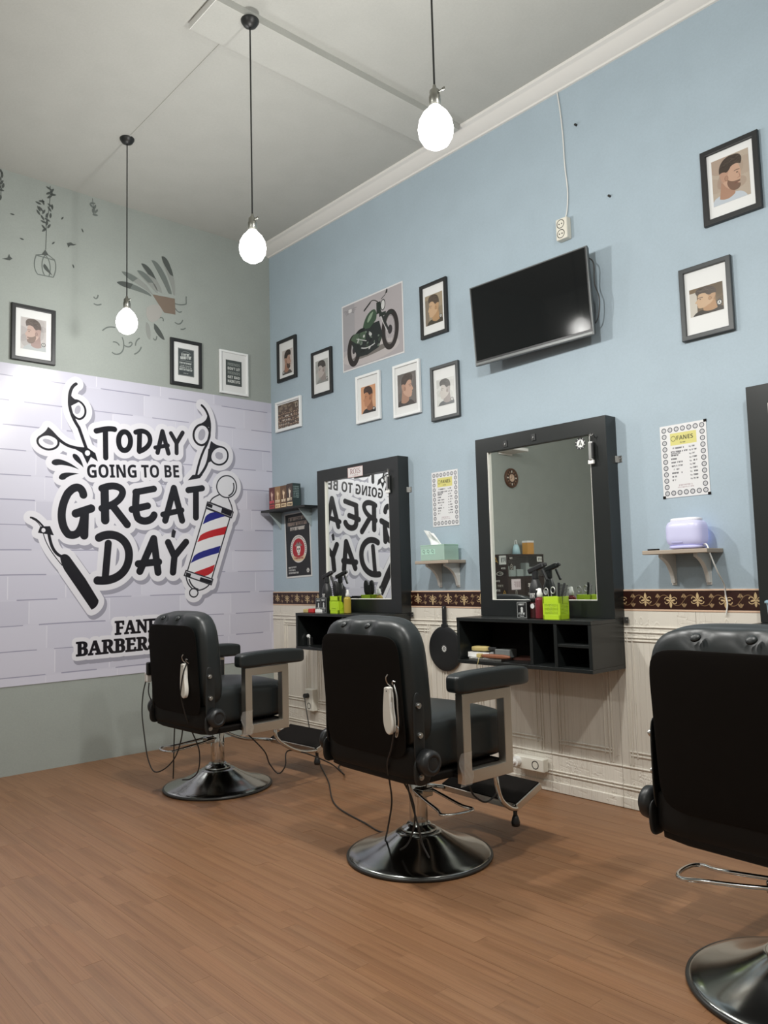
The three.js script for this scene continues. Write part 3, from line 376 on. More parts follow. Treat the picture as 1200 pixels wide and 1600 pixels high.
// framed picture: frame > moulding pieces are mitred into one part, mat board, print
function framed(wall, x, y, w, h, label, group, mat, bw, print, pw, ph, dy = 0, dx = 0, roll = 0) {
  const t = thing('picture_frame', label, 'picture frame', wall === 'left' ? [0.002, y, x] : [x, y, 0.002], wall === 'left' ? Math.PI / 2 : 0, group);
  t.rotation.z = wall === 'left' ? 0 : roll;
  add('frame', ring(w, h, bw, 0.02, 0.003), mat, t); add('mat_board', box(w - bw * 1.7, h - bw * 1.7, 0.004, 0, 0, 0.006), M.paper, t);
  add('print', box(pw, ph, 0.001, dx, dy, 0.0087), printed(print, 0.3), t);
  add('hanger', tube([[-0.006, h / 2 - 0.002, 0.004], [0, h / 2 + 0.005, 0.004], [0.006, h / 2 - 0.002, 0.004]], 0.001), M.steel, t);
  return t;
}
{
  const G = 'framed haircut portraits', W = M.frameWhite, B = M.frameBlack;
  framed('left', 1.756, 2.657, 0.262, 0.352, 'black framed portrait of a bearded man looking left, alone above the banner\'s left half', G, B, 0.024, portrait({ seed: 1, turn: -1, bg: '#c9c4c2', bg2: '#8d8886', shirt: '#b8bec0', ...warm, skin: '#cbb1a6', skin2: '#a8908a', hair: '#6b615c', beard: '#7a6a62', mark: [0.9, 0.78] }), 0.15, 0.2, 0.0);
  framed('right', 0.236, 2.747, 0.243, 0.32, 'black framed portrait nearest the room corner, man with dark beard', G, B, 0.024, portrait({ seed: 2, turn: 1, bg: '#cfc8c4', bg2: '#b0a8a4', shirt: '#5a5450', ...warm, skin: '#b99684', beard: '#3f322d', mark: [0.12, 0.9] }), 0.135, 0.185, -0.02, 0.008);
  framed('right', 0.661, 2.553, 0.231, 0.326, 'black framed grey portrait left of the motorcycle poster\'s lower corner', G, B, 0.02, portrait({ seed: 3, turn: -1, ratio: 1.25, bg: '#b4b6b2', bg2: '#858783', shirt: '#8f918e', ...greyed, mark: [0.88, 0.86] }), 0.145, 0.165, 0.01);
  framed('right', 1.154, 2.279, 0.24, 0.32, 'white framed portrait of a man looking left, below the motorcycle poster', G, W, 0.018, portrait({ seed: 4, turn: -1, bg: '#d8a27c', bg2: '#e4c0a0', shirt: '#2e2b2b', ...warm, skin: '#c08a68', skin2: '#9a6a4e', hair: '#4a3630', mark: [0.86, 0.88] }), 0.145, 0.18, -0.01);
  framed('right', 1.521, 2.263, 0.24, 0.335, 'white framed portrait of a man looking right, right of the motorcycle poster\'s foot', G, W, 0.018, portrait({ seed: 5, turn: 1, bg: '#6f6a68', bg2: '#8f8884', shirt: '#4a4442', ...warm, skin: '#cda792', skin2: '#b08a76', hair: '#544a46' }), 0.165, 0.205, 0.0);
  framed('right', 1.775, 2.704, 0.222, 0.334, 'black framed portrait between the motorcycle poster and the television', G, B, 0.02, portrait({ seed: 6, turn: -1, bg: '#a89a84', bg2: '#6a5f52', shirt: '#4c463c', ...warm, skin: '#cfae8c', skin2: '#b8946e', hair: '#5c5046', mark: [0.88, 0.8], panel: '#8c8070' }), 0.145, 0.185, 0.0);
  framed('right', 1.846, 2.184, 0.226, 0.328, 'charcoal framed grey portrait, the one right of the two white frames', G, M.frameGrey, 0.02, portrait({ seed: 7, turn: -1, ratio: 1.2, bg: '#d4d6d2', bg2: '#9fa19d', shirt: '#55585a', ...greyed, skin: '#c2bcb6', mark: [0.88, 0.84] }), 0.14, 0.16, 0.0);
  framed('right', 3.574, 2.773, 0.251, 0.34, 'large black framed portrait of a man in pale shirt, high above the charcoal one', G, B, 0.025, portrait({ seed: 8, turn: 1, three: true, bg: '#bcae9e', bg2: '#8d6e5e', shirt: '#c6cfd8', ...warm, skin: '#c9a58e', skin2: '#b08a74', hair: '#433830', beard: '#6a5044' }), 0.16, 0.205, 0.01);
  framed('right', 3.435, 2.282, 0.234, 0.33, 'grey framed print of a haircut in landscape format, above the right price list', G, M.frameGrey, 0.022, portrait({ seed: 9, turn: -1, ratio: 0.78, bg: '#7d6a52', bg2: '#4c4236', shirt: '#3a342c', ...warm, skin: '#cfb090', skin2: '#b8926e', hair: '#5a5048', mark: [0.88, 0.72], panel: '#cfcabf' }), 0.15, 0.125, 0.0);
  framed('right', 0.245, 2.325, 0.325, 0.23, 'white landscape frame with a brown group photograph, beside the room corner', 'white framed prints', W, 0.018, tex(300, 210, (g, w, h) => {
    const r = rng(12); g.fillStyle = '#5a4a3e'; g.fillRect(0, 0, w, h); g.fillStyle = '#8a7a66'; for (let i = 0; i < 26; i++) g.fillRect(r() * w, r() * h * 0.35, 10 + r() * 36, 5 + r() * 16);
    for (let row = 0; row < 4; row++) for (let i = 0; i < 13; i++) { const x = (i + 0.2 + r() * 0.6) / 13 * w, y = h * (0.4 + row * 0.16) + r() * 8; g.fillStyle = ['#b79c84', '#2f2823', '#cfc3b4', '#e4ddd2', '#77685a'][Math.floor(r() * 5)]; g.beginPath(); g.moveTo(x - 10, y + 30); g.quadraticCurveTo(x, y, x + 10, y + 30); g.fill(); g.fillStyle = '#c9ab92'; g.beginPath(); g.arc(x, y, 6, 0, 7); g.fill(); g.fillStyle = '#2f2823'; g.beginPath(); g.arc(x, y - 3, 5, 3.1, 6.3); g.fill(); } g.strokeStyle = '#d8cfbf'; g.lineWidth = 4; g.strokeRect(w - 50, 16, 28, 36); }), 0.27, 0.178);
  framed('left', 0.72, 2.648, 0.243, 0.333, 'black framed slate-coloured lettering print, left of the white FRIENDS print', 'framed lettering prints', B, 0.024, tex(256, 400, (g, w, h) => {
    g.fillStyle = '#4b5152'; g.fillRect(0, 0, w, h); g.fillStyle = g.strokeStyle = '#c9cfcc'; g.lineWidth = 3; g.strokeRect(8, 8, w - 16, h - 16);
    g.beginPath(); g.arc(w / 2, 150, 110, 3.9, 5.5); g.stroke(); g.save(); g.translate(128, 118); g.rotate(-0.12); g.fillStyle = '#dfe4e1'; scribble(g, -70, -12, 130, 36, 3, 1); scribble(g, -92, 34, 180, 42, 5, 1); g.restore(); g.fillRect(30, 175, 196, 4); g.fillStyle = '#cdd3d0'; scribble(g, 26, 226, 200, 26, 7, 1); scribble(g, 40, 258, 170, 12, 8); scribble(g, 26, 284, 204, 14, 9); scribble(g, 22, 322, 210, 28, 10, 1); scribble(g, 90, 368, 76, 12, 11); }), 0.125, 0.195, 0.005);
  framed('left', 0.333, 2.637, 0.242, 0.325, 'white framed dark print reading FRIENDS DON\'T LET FRIENDS GET BAD HAIRCUTS', 'framed lettering prints', W, 0.016, tex(256, 380, (g, w, h) => {
    g.fillStyle = '#4c5351'; g.fillRect(0, 0, w, h); g.textAlign = 'center';
    ['FRIENDS', "DON'T LET", 'FRIENDS', 'GET BAD', 'HAIRCUTS'].forEach((s, i) => { g.fillStyle = i % 2 || i > 2 ? '#f0f2ee' : '#9da39f'; g.save(); g.translate(w / 2, 82 + i * 64); g.font = 'bold 58px sans-serif'; const k = 200 / g.measureText(s).width; g.scale(k, 1); g.fillText(s, 0, 0); g.restore(); }); }), 0.135, 0.19, 0.0);
}
// unframed prints on the blue wall
function poster(name, x, y, w, h, t, label, cat, roll = 0, group, side = M.paper) { const p = single(name, box(w, h, 0.0012), printed(t, 0.4, side), label, cat, group); p.position.set(x, y, 0.0016); p.rotation.z = roll; return p; }
poster('motorcycle_poster', 1.194, 2.734, 0.613, 0.464, tex(1024, 775, (g, w, h) => {
  const r = rng(6), P = (s) => new Path2D(s); g.fillStyle = '#e9e9ea'; g.fillRect(0, 0, w, h); g.fillStyle = '#b7b2b5'; g.fillRect(16, 16, w - 32, h - 32);
  g.fillStyle = '#c6c0c0'; g.beginPath(); g.ellipse(480, 640, 470, 110, 0, 0, 7); g.fill(); g.fillStyle = '#a9a7ab'; g.fillRect(16, 16, 210, 520);
  g.fillStyle = '#7c7773'; g.beginPath(); g.ellipse(500, 640, 330, 34, -0.06, 0, 7); g.fill();
  const wheel = (x, y, a, b, tw, rot) => { g.save(); g.translate(x, y); g.rotate(rot); g.strokeStyle = '#2d2626'; g.lineWidth = tw; g.beginPath(); g.ellipse(0, 0, a, b, 0, 0, 7); g.stroke(); g.strokeStyle = '#5b5555'; g.lineWidth = 5; g.beginPath(); g.ellipse(0, 0, a - tw / 2 - 6, b - tw / 2 - 8, 0, 0, 7); g.stroke(); g.strokeStyle = '#8f8a8a'; g.lineWidth = 2.5; for (let i = 0; i < 20; i++) { const q = i / 20 * 6.283; g.beginPath(); g.moveTo(Math.cos(q + 0.3) * 10, Math.sin(q + 0.3) * 16); g.lineTo(Math.cos(q) * (a - tw / 2), Math.sin(q) * (b - tw / 2)); g.stroke(); } g.fillStyle = '#343034'; g.beginPath(); g.ellipse(0, 0, a * 0.32, b * 0.26, 0, 0, 7); g.fill(); g.restore(); };
  wheel(200, 560, 82, 150, 66, 0.05); wheel(810, 470, 108, 190, 58, 0.05);
  g.fillStyle = '#23292a'; g.fill(P('M 160 470 L 330 380 L 460 330 L 640 330 L 690 500 L 620 620 L 430 660 L 260 650 Z'));                                            // engine block and frame
  g.fillStyle = '#4f6350'; g.fill(P('M 150 430 C 190 370 270 360 330 380 L 420 390 L 400 480 L 260 500 Z'));                                                           // tail
  g.fillStyle = '#3f5743'; g.fill(P('M 360 360 C 380 250 470 170 560 180 C 610 200 610 280 580 310 L 480 370 Z')); g.fillStyle = '#8fa58d'; g.fill(P('M 440 290 C 460 230 510 200 545 205 C 530 250 490 290 450 305 Z'));   // tank
  g.fillStyle = '#171b1c'; g.fill(P('M 240 375 C 300 330 350 340 400 345 L 390 375 C 340 390 290 390 240 375 Z'));
  for (let i = 0; i < 26; i++) { g.fillStyle = ['#6c7a6e', '#9aa39c', '#15191a', '#c8cac8', '#39463c'][Math.floor(r() * 5)]; const x = 270 + r() * 380, y = 380 + r() * 220; g.beginPath(); g.ellipse(x, y, 8 + r() * 24, 6 + r() * 16, r() * 3, 0, 7); g.fill(); }
  g.strokeStyle = '#c9cbca'; g.lineWidth = 13; g.beginPath(); g.moveTo(330, 560); g.quadraticCurveTo(430, 600, 560, 560); g.stroke(); g.lineWidth = 9; g.beginPath(); g.moveTo(250, 440); g.lineTo(420, 500); g.stroke();
  g.strokeStyle = '#2b3030'; g.lineWidth = 26; g.beginPath(); g.moveTo(640, 190); g.lineTo(780, 460); g.stroke(); g.strokeStyle = '#d4d5d5'; g.lineWidth = 9; g.beginPath(); g.moveTo(618, 200); g.lineTo(760, 475); g.stroke();          // fork
  g.fillStyle = '#2a2f2d'; g.fill(P('M 690 330 C 740 260 830 240 880 300 C 830 290 760 320 730 370 Z'));
  g.fillStyle = '#d9dad9'; g.beginPath(); g.ellipse(706, 170, 34, 56, 0.1, 0, 7); g.fill(); g.strokeStyle = '#2d3130'; g.lineWidth = 10; g.stroke(); g.fillStyle = '#26302b'; g.fillRect(600, 120, 70, 130); g.fillRect(640, 250, 110, 40);
  g.strokeStyle = '#20221f'; g.lineWidth = 10; g.lineCap = 'round'; g.beginPath(); g.moveTo(640, 130); g.bezierCurveTo(560, 60, 520, 70, 490, 90); g.stroke(); g.lineWidth = 20; g.beginPath(); g.moveTo(500, 88); g.lineTo(395, 152); g.stroke(); g.lineWidth = 8; g.beginPath(); g.moveTo(680, 100); g.lineTo(745, 70); g.lineTo(770, 20); g.stroke(); g.beginPath(); g.ellipse(772, 36, 12, 24, 0.2, 0, 7); g.fillStyle = '#20221f'; g.fill();
  g.strokeStyle = '#8b888c'; g.fillStyle = '#dcdadb'; g.lineWidth = 7; g.beginPath(); g.ellipse(150, 88, 40, 20, 0, 0, 7); g.fill(); for (const k of [-1, 1]) for (let i = 0; i < 4; i++) { g.beginPath(); g.moveTo(150 + k * 30, 82 + i * 12); g.quadraticCurveTo(150 + k * 70, 66 + i * 16, 150 + k * (110 - i * 16), 74 + i * 18); g.stroke(); }
}), 'white bordered poster of a green and black motorcycle', 'poster');
const priceTex = tex(512, 780, (g, w, h) => {
  g.fillStyle = '#f1f1f2'; g.fillRect(0, 0, w, h); g.fillStyle = '#e6df8a'; g.fillRect(112, 92, 290, 130);
  const badge = (x, y) => { g.strokeStyle = '#55575f'; g.lineWidth = 9; g.beginPath(); g.arc(x, y, 23, 0, 7); g.stroke(); g.strokeStyle = '#9a9ca2'; g.lineWidth = 3; g.beginPath(); g.arc(x, y, 13, 0, 7); g.stroke(); g.beginPath(); g.moveTo(x - 4, y + 7); g.lineTo(x, y - 8); g.lineTo(x + 4, y + 7); g.stroke(); };
  for (let i = 0; i < 7; i++) { badge(46 + i * 70, 50); badge(46 + i * 70, 732); } for (let i = 1; i < 10; i++) { badge(46, 50 + i * 68.2); badge(466, 50 + i * 68.2); } badge(46, 732);
  g.strokeStyle = '#6a6a40'; g.lineWidth = 6; g.beginPath(); g.arc(146, 150, 26, 0, 7); g.stroke(); g.fillStyle = '#4b4a2c'; g.font = 'bold 62px sans-serif'; g.fillText('FANES', 178, 170); g.fillStyle = '#77774a'; scribble(g, 220, 206, 70, 14, 2);
  g.fillStyle = '#4c4c52'; [150, 190, 90, 70, 130, 140, 90, 120, 60, 50].forEach((L, i) => { const y = 262 + i * 38; scribble(g, 112, y, L, 17, 30 + i); if (i === 1) scribble(g, 112, y + 17, 110, 13, 55); g.font = 'bold 20px sans-serif'; g.fillText('Rp', 312, y); scribble(g, 345, y, 56, 17, 60 + i); });
  g.fillStyle = '#c4b3b8'; scribble(g, 180, 662, 150, 16, 80); scribble(g, 160, 684, 190, 14, 81);
});
poster('price_list', 1.809, 1.553, 0.212, 0.326, priceTex, 'FANES price list with badge border above the tissue box shelf', 'poster', 0, 'FANES price lists');
{
  const p = poster('price_list', 3.287, 1.59, 0.218, 0.33, priceTex, 'FANES price list with badge border above the glowing diffuser', 'poster', 0.004, 'FANES price lists');
  for (const [x, y] of [[-0.105, -0.161], [0.105, -0.161], [0.105, 0.161]]) add('tape', box(0.014, 0.012, 0.0006, x, y, 0.0008).rotateZ(0), M.blackMatte, p);
}
poster('recruitment_poster', 0.325, 1.352, 0.318, 0.474, tex(512, 764, (g, w, h) => {
  g.fillStyle = '#dfe0de'; g.fillRect(0, 0, w, h); g.fillStyle = '#1f2122'; g.fillRect(20, 14, w - 40, h - 34);
  g.fillStyle = '#b8a99c'; scribble(g, 86, 92, 340, 44, 1, 1); g.fillStyle = '#a08c80'; scribble(g, 66, 152, 390, 44, 2, 1); g.fillStyle = '#d9d2ca'; scribble(g, 112, 208, 300, 40, 3, 1);
  g.fillStyle = '#e6e2dd'; g.beginPath(); g.arc(266, 430, 162, 0, 7); g.fill(); g.fillStyle = '#2a2626'; for (let i = 0; i < 26; i++) { const a = 2.6 + i / 26 * 4.2; g.save(); g.translate(266 + Math.cos(a) * 142, 430 + Math.sin(a) * 142); g.rotate(a + 1.57); g.fillRect(-5, -8, 9, 16); g.restore(); }
  g.fillStyle = '#b3262f'; g.beginPath(); g.arc(266, 430, 122, 0, 7); g.fill();
  g.fillStyle = '#efe9e2'; g.beginPath(); g.ellipse(266, 432, 40, 52, 0, 0, 7); g.fill(); g.fillRect(244, 460, 44, 44); g.fillStyle = '#2a2424'; g.beginPath(); g.arc(250, 432, 11, 0, 7); g.arc(283, 432, 11, 0, 7); g.fill(); g.fillRect(262, 452, 8, 14); for (let i = 0; i < 4; i++) g.fillRect(247 + i * 11, 476, 3, 22);
  g.fillStyle = '#8d8680'; g.beginPath(); g.moveTo(206, 392); g.quadraticCurveTo(266, 300, 326, 392); g.fill(); g.fillRect(196, 384, 140, 14); g.fillStyle = '#8c1d25'; g.beginPath(); g.arc(266, 358, 14, 0, 7); g.fill();
  g.fillStyle = '#e0c9a4'; g.beginPath(); g.moveTo(140, 496); g.quadraticCurveTo(266, 560, 392, 496); g.lineTo(384, 548); g.quadraticCurveTo(266, 606, 148, 548); g.fill(); g.fillStyle = '#a03038'; scribble(g, 176, 550, 180, 22, 4, 1);
  g.fillStyle = '#cfd0cd'; scribble(g, 52, 652, 170, 20, 5, 1); scribble(g, 52, 684, 140, 20, 6, 1); scribble(g, 52, 716, 200, 20, 7, 1); logo(g, 436, 690, 36);
}), 'black poster with a red skull badge under the black corner shelf', 'poster', 0.035);

// ---------------------------------------------------------------- television and socket
{
  const t = thing('television', 'black flat television on the blue wall, reflecting a lamp', 'television', [2.545, 2.462, 0.102]);
  t.rotation.set(R(4.03), R(2.28), 0);
  add('housing', [rbox(0.73, 0.434, 0.026, 0.006), rbox(0.5, 0.3, 0.03, 0.012, 0, -0.03, -0.024)], M.plasticBlack, t);
  add('screen', box(0.708, 0.4, 0.002, 0, 0.01, 0.0135), new THREE.MeshPhysicalMaterial({ color: C(0.008, 0.009, 0.0095), roughness: 0.06, specularIntensity: 0.8 }), t);
  add('bezel', ring(0.733, 0.437, 0.006, 0.016, 0.002).translate(0, 0, -0.002), std(C(0.13, 0.14, 0.14), 0.4, 0.4), t);
  add('chin', [rbox(0.724, 0.014, 0.006, 0.002, 0, -0.2085, 0.0135), rbox(0.05, 0.006, 0.008, 0.002, 0.03, -0.214, 0.013)], std(C(0.16, 0.17, 0.17), 0.4, 0.3), t);
  add('wall_bracket', [rbox(0.2, 0.2, 0.012, 0.003, 0, 0, -0.088), rbox(0.06, 0.12, 0.05, 0.004, 0, 0, -0.062)], M.plasticBlack, t);
  add('cable', tube([[0.34, 0.18, -0.02], [0.378, 0.14, -0.015], [0.375, 0.03, -0.02], [0.392, -0.04, -0.02], [0.378, -0.14, -0.015], [0.345, -0.17, -0.02]], 0.003), M.cord, t);
  const s = thing('wall_socket', 'white double wall socket above the television', 'socket', [2.722, 2.855, 0.0]);
  add('housing', rbox(0.068, 0.112, 0.04, 0.006, 0, 0, 0.02), M.ivory, s);
  for (const y of [0.026, -0.026]) { add('outlet', [lathe([[0.019, 0], [0.021, 0.0022], [0.024, 0]], 24).rotateX(Math.PI / 2).translate(-0.004, y, 0.0395), cylZ(0.0035, 0.002, -0.012, y, 0.0402, 10), cylZ(0.0035, 0.002, 0.004, y, 0.0402, 10)], M.rim, s); }
  single('socket_cable', tube([[2.712, 3.607, 0.006], [2.725, 3.5, 0.006], [2.735, 3.35, 0.006], [2.738, 3.2, 0.006], [2.748, 3.05, 0.006], [2.738, 2.95, 0.006], [2.728, 2.91, 0.012]], 0.0035), M.cordWhite, 'thin white cable running up the blue wall from the socket to the cove', 'cable');
}

[[2.815, 3.38, 'tiny dark nail in the blue wall just below the cove'], [2.985, 2.935, 'tiny dark nail in the blue wall right of the television socket']].forEach(([x, y, l]) => { const n = single('wall_nail', cylZ(0.006, 0.014, 0, 0, 0.007, 12), M.rim, l, 'nail', 'nails in the blue wall'); n.position.set(x, y, 0); });

// ---------------------------------------------------------------- wall shelves and what stands on them
function shelfBracket(x, d, mat) { const s = new THREE.Shape(); s.moveTo(0, 0); s.lineTo(d, 0); s.lineTo(d, -0.012); s.quadraticCurveTo(0.025, -0.04, 0.012, -0.125); s.lineTo(0, -0.125); s.closePath(); return plate(s, 0.016, 0.002).rotateY(-Math.PI / 2).translate(x + 0.008, 0, 0); }
function smallShelf(x0, x1, y, d, label) {
  const t = thing('wall_shelf', label, 'shelf', [(x0 + x1) / 2, y, 0], 0, 'small wooden wall shelves'), w = x1 - x0;
  add('board', rbox(w, 0.018, d, 0.003, 0, -0.009, d / 2 + 0.001), M.wood, t);
  for (const x of [-w * 0.27, w * 0.27]) { const b = add('bracket', shelfBracket(x, d * 0.75, M.bracket).translate(0, -0.019, 0.002), M.bracket, t); add('screw', [cylZ(0.004, 0.003, x, -0.135, 0.0155, 10), cylZ(0.004, 0.003, x, -0.06, 0.03, 10)], M.rim, b); add('back_strip', rbox(0.024, 0.135, 0.003, 0.001, x, -0.088, 0.003), M.bracket, b); }
}
smallShelf(1.69, 1.955, 1.188, 0.15, 'small wooden wall shelf carrying the mint tissue box');
smallShelf(3.14, 3.437, 1.187, 0.15, 'small wooden wall shelf carrying the glowing diffuser');
{
  const t = thing('corner_shelf', 'thin black wall shelf in the room corner carrying hair dye boxes', 'shelf', [0.305, 1.618, 0]);
  add('board', rbox(0.55, 0.016, 0.125, 0.003, 0, -0.008, 0.0635), M.black, t);
  for (const x of [-0.19, 0.19]) { const s = new THREE.Shape(); s.moveTo(0, 0); s.lineTo(0.11, 0); s.lineTo(0, -0.125); s.closePath(); add('bracket', plate(s, 0.004, 0.001).rotateY(-Math.PI / 2).translate(x, -0.0175, 0.002), M.shelfGrey, t); }
  const looks = [['#5d3233', '#caa79a', 'dark red'], ['#8a6b4c', '#d8bd98', 'golden brown'], ['#5f4634', '#dcc3a4', 'brown'], ['#3f3330', '#d9c9b6', 'black']];
  looks.forEach(([bg, face, name], i) => {
    const f = tex(120, 220, (g, w, h) => { const r = rng(50 + i); g.fillStyle = bg; g.fillRect(0, 0, w, h); g.fillStyle = face; g.beginPath(); g.ellipse(62, 66, 22, 34, 0.1, 0, 7); g.fill(); g.fillStyle = bg; g.globalAlpha = 0.8; g.beginPath(); g.ellipse(74, 40, 28, 22, 0.6, 0, 7); g.fill(); g.globalAlpha = 1; g.fillStyle = face; g.fillRect(50, 96, 22, 34); g.fillStyle = i ? '#e9d8bc' : '#c9505a'; scribble(g, 10, 160, 96, 26, 5 + i, 1); g.fillStyle = i === 0 ? '#b5403f' : '#e3cda6'; g.fillRect(8, 176, 104, 34); g.fillStyle = bg; scribble(g, 16, 204, 86, 20, 9 + i, 1); });
    const side = tex(80, 160, (g, w, h) => { g.fillStyle = '#2c3a3a'; g.fillRect(0, 0, w, h); g.fillStyle = '#8fa09d'; for (let k = 0; k < 7; k++) scribble(g, 10, 26 + k * 12, 56, 8, 70 + k + i); });
    const s = std(0xffffff, 0.5, 0, { map: side }), d = std(new THREE.Color(bg), 0.5), b = single('hair_dye_box', rbox(0.073, 0.16, 0.07, 0.001), [s, d, d, d, std(0xffffff, 0.45, 0, { map: f }), d], ['leftmost hair dye box on the black corner shelf, dark red front', 'second hair dye box from the corner, golden brown front', 'third hair dye box from the corner, brown front', 'rightmost hair dye box on the corner shelf, black with teal side'][i], 'box', 'hair dye boxes on the corner shelf');
    b.geometry = box(0.073, 0.162 + (i === 3 ? 0.006 : 0), 0.07); b.position.set(0.158 + i * 0.0755, 1.7 + (i === 3 ? 0.003 : 0), 0.075);
  });
}
{ // tissue box
  const t = thing('tissue_box', 'mint translucent tissue box with a white tissue sticking out', 'tissue box', [1.828, 1.1885, 0.085]);
  add('body', rbox(0.19, 0.085, 0.12, 0.003, 0, 0.0425, 0), M.tissueBox, t);
  add('print', box(0.11, 0.03, 0.0006, -0.03, 0.05, 0.0605), [...Array(4).fill(M.tissueBox), std(0xffffff, 0.4, 0, { map: tex(220, 60, (g, w, h) => { g.fillStyle = '#a9cdbd'; g.fillRect(0, 0, w, h); g.strokeStyle = g.fillStyle = '#4c5a52'; g.lineWidth = 3; for (let i = 0; i < 3; i++) { g.beginPath(); g.ellipse(38 + i * 70, 24, 22, 17, 0.5, 0, 7); g.stroke(); g.beginPath(); g.ellipse(38 + i * 70, 24, 10, 15, -0.6, 0, 7); g.stroke(); g.beginPath(); g.moveTo(44 + i * 70, 38); g.lineTo(54 + i * 70, 58); g.stroke(); } }) }), M.tissueBox], t);
  add('lid', rbox(0.192, 0.006, 0.122, 0.002, 0, 0.087, 0), M.tissueBox, t);
  add('slot', rbox(0.1, 0.002, 0.02, 0.0008, -0.02, 0.0905, 0), M.paper, t);
  const g = new THREE.PlaneGeometry(0.1, 0.085, 12, 10), p = g.attributes.position;
  for (let i = 0; i < p.count; i++) { const u = p.getX(i) / 0.1 + 0.5, v = p.getY(i) / 0.085 + 0.5; p.setXYZ(i, -0.02 + (u - 0.5) * (0.09 - v * 0.035) - v * 0.03, 0.09 + v * (0.068 + 0.02 * (1 - u)), Math.sin(u * 8 + v * 2) * 0.012 * (0.4 + v) + v * v * 0.03); }
  g.computeVertexNormals(); add('tissue', g, new THREE.MeshStandardMaterial({ color: C(0.85, 0.86, 0.86), roughness: 0.9, side: THREE.DoubleSide }), t);
}
{ // glowing aroma diffuser
  const t = thing('aroma_diffuser', 'glowing lavender-white aroma diffuser lamp on the right wooden shelf', 'diffuser', [3.318, 1.1875, 0.08]);
  const glow = new THREE.MeshStandardMaterial({ color: C(0.5, 0.5, 0.6), roughness: 0.35, emissive: C(0.4, 0.4, 0.95), emissiveIntensity: 0.2 });
  add('glowing_shell', pad(0.084, 0.06, 0.056, 4, 3.4, (p) => { p.y += 0.069; }), glow, t);
  add('cap', pad(0.066, 0.012, 0.042, 4, 3, (p) => { p.y += 0.126; }), std(C(0.75, 0.75, 0.82), 0.35), t);
  add('base', pad(0.074, 0.01, 0.05, 4, 3, (p) => { p.y += 0.01; }), std(C(0.5, 0.5, 0.78), 0.4), t);
  add('vent', rbox(0.05, 0.005, 0.003, 0.001, -0.02, 0.03, 0.0525), std(C(0.4, 0.4, 0.62), 0.4), t);
  const l = new THREE.PointLight(C(0.45, 0.45, 1), 0.018); l.name = 'diffuser_light'; l.castShadow = true; l.shadow.radius = 2; l.position.set(0.02, 0.06, -0.068); t.add(l);
  add('power_cord', tube([[0.07, 0.018, 0.0], [0.1, 0.014, 0.03], [0.118, -0.03, 0.04], [0.13, -0.1, 0.01], [0.128, -0.16, -0.05], [0.122, -0.2, -0.068], [0.128, -0.24, -0.066], [0.12, -0.285, -0.064]], 0.0032), M.cordWhite, t);
  single('pen', cylX(0.0035, 0.055, 3.178, 1.191, 0.118, 10), M.blackMatte, 'short black stick lying left of the glowing diffuser', 'stick');
}

// ---------------------------------------------------------------- barber stations: mirror and counter below it
const X0 = [0.685, 2.133, 3.612], FW = 0.817;
function mirrorUnit(i, label) {
  const t = thing('wall_mirror', label, 'mirror', [X0[i], 0, 0], 0, 'black framed barber mirrors'), y0 = 0.882, y1 = 1.84, a = 0.08, b = 0.729, c = 0.963, d = 1.763, z = 0.09;
  const s = new THREE.Shape(); s.moveTo(0, y0); s.lineTo(FW, y0); s.lineTo(FW, y1); s.lineTo(0, y1); s.closePath();
  const hole = new THREE.Path(); hole.moveTo(a, c); hole.lineTo(a, d); hole.lineTo(b, d); hole.lineTo(b, c); hole.closePath(); s.holes.push(hole);
  add('frame', plate(s, z - 0.004, 0.0015).translate(0, 0, 0.002), M.lacquer, t);
  const gl = add('glass', box(b - a - 0.002, d - c - 0.002, 0.004), M.mirror, t); gl.position.set((a + b) / 2, (c + d) / 2, i ? 0.071 : 0.06); gl.rotation.y = i ? 0 : 0.035;
  for (const g of [span(a, a + 0.004, c, d, i ? 0.0735 : 0.045, z - 0.002), span(b - 0.004, b, c, d, i ? 0.0735 : 0.045, z - 0.002), span(a, b, c, c + 0.004, i ? 0.0735 : 0.045, z - 0.002)]) add('lining', g, M.white, t);
  for (const y of [1.635]) add('mounting_bracket', [rbox(0.026, 0.032, 0.003, 0.001, FW + 0.014, y, 0.003), rbox(0.003, 0.032, 0.02, 0.001, FW + 0.0025, y, 0.011), cylZ(0.004, 0.003, FW + 0.016, y, 0.005, 10)], M.steel, t);
  return t;
}
function counterUnit(i, label) {
  const t = thing('wall_counter', label, 'counter', [X0[i], 0, 0], 0, 'black wall mounted counters'), y0 = 0.645, y1 = 0.88, k = 0.018, D = 0.29;
  add('top', rspan(0, FW, y1 - k, y1, 0.0175, D, 0.0015), M.lacquer, t); add('bottom', rspan(0, FW, y0, y0 + k, 0.0175, D, 0.0015), M.lacquer, t);
  for (const x of [0, FW - k, 0.612, 0.45]) add(x === 0 || x > 0.7 ? 'side_panel' : 'divider', rspan(x, x + k, y0 + k, y1 - k, 0.0175, D - (x === 0.45 ? 0.03 : 0.002), 0.0015), M.lacquer, t);
  add('back_panel', span(k, FW - k, y0 + k, y1 - k, 0.0175, 0.024), M.blackMatte, t); add('shelf', rspan(0.63, FW - k, 0.757, 0.771, 0.024, D - 0.006, 0.0015), M.lacquer, t);
  add('mounting_bracket', [rbox(0.026, 0.03, 0.003, 0.001, FW + 0.016, 0.87, 0.0195), cylZ(0.004, 0.003, FW + 0.018, 0.87, 0.0215, 10)], M.steel, t);
  return t;
}
const mirror1 = mirrorUnit(0, 'black framed mirror with ROIS card, reflecting the banner'), mirror2 = mirrorUnit(1, 'black framed mirror reflecting plain grey wall, left of the diffuser shelf'), mirror3 = mirrorUnit(2, 'black framed mirror cut off by the right edge');
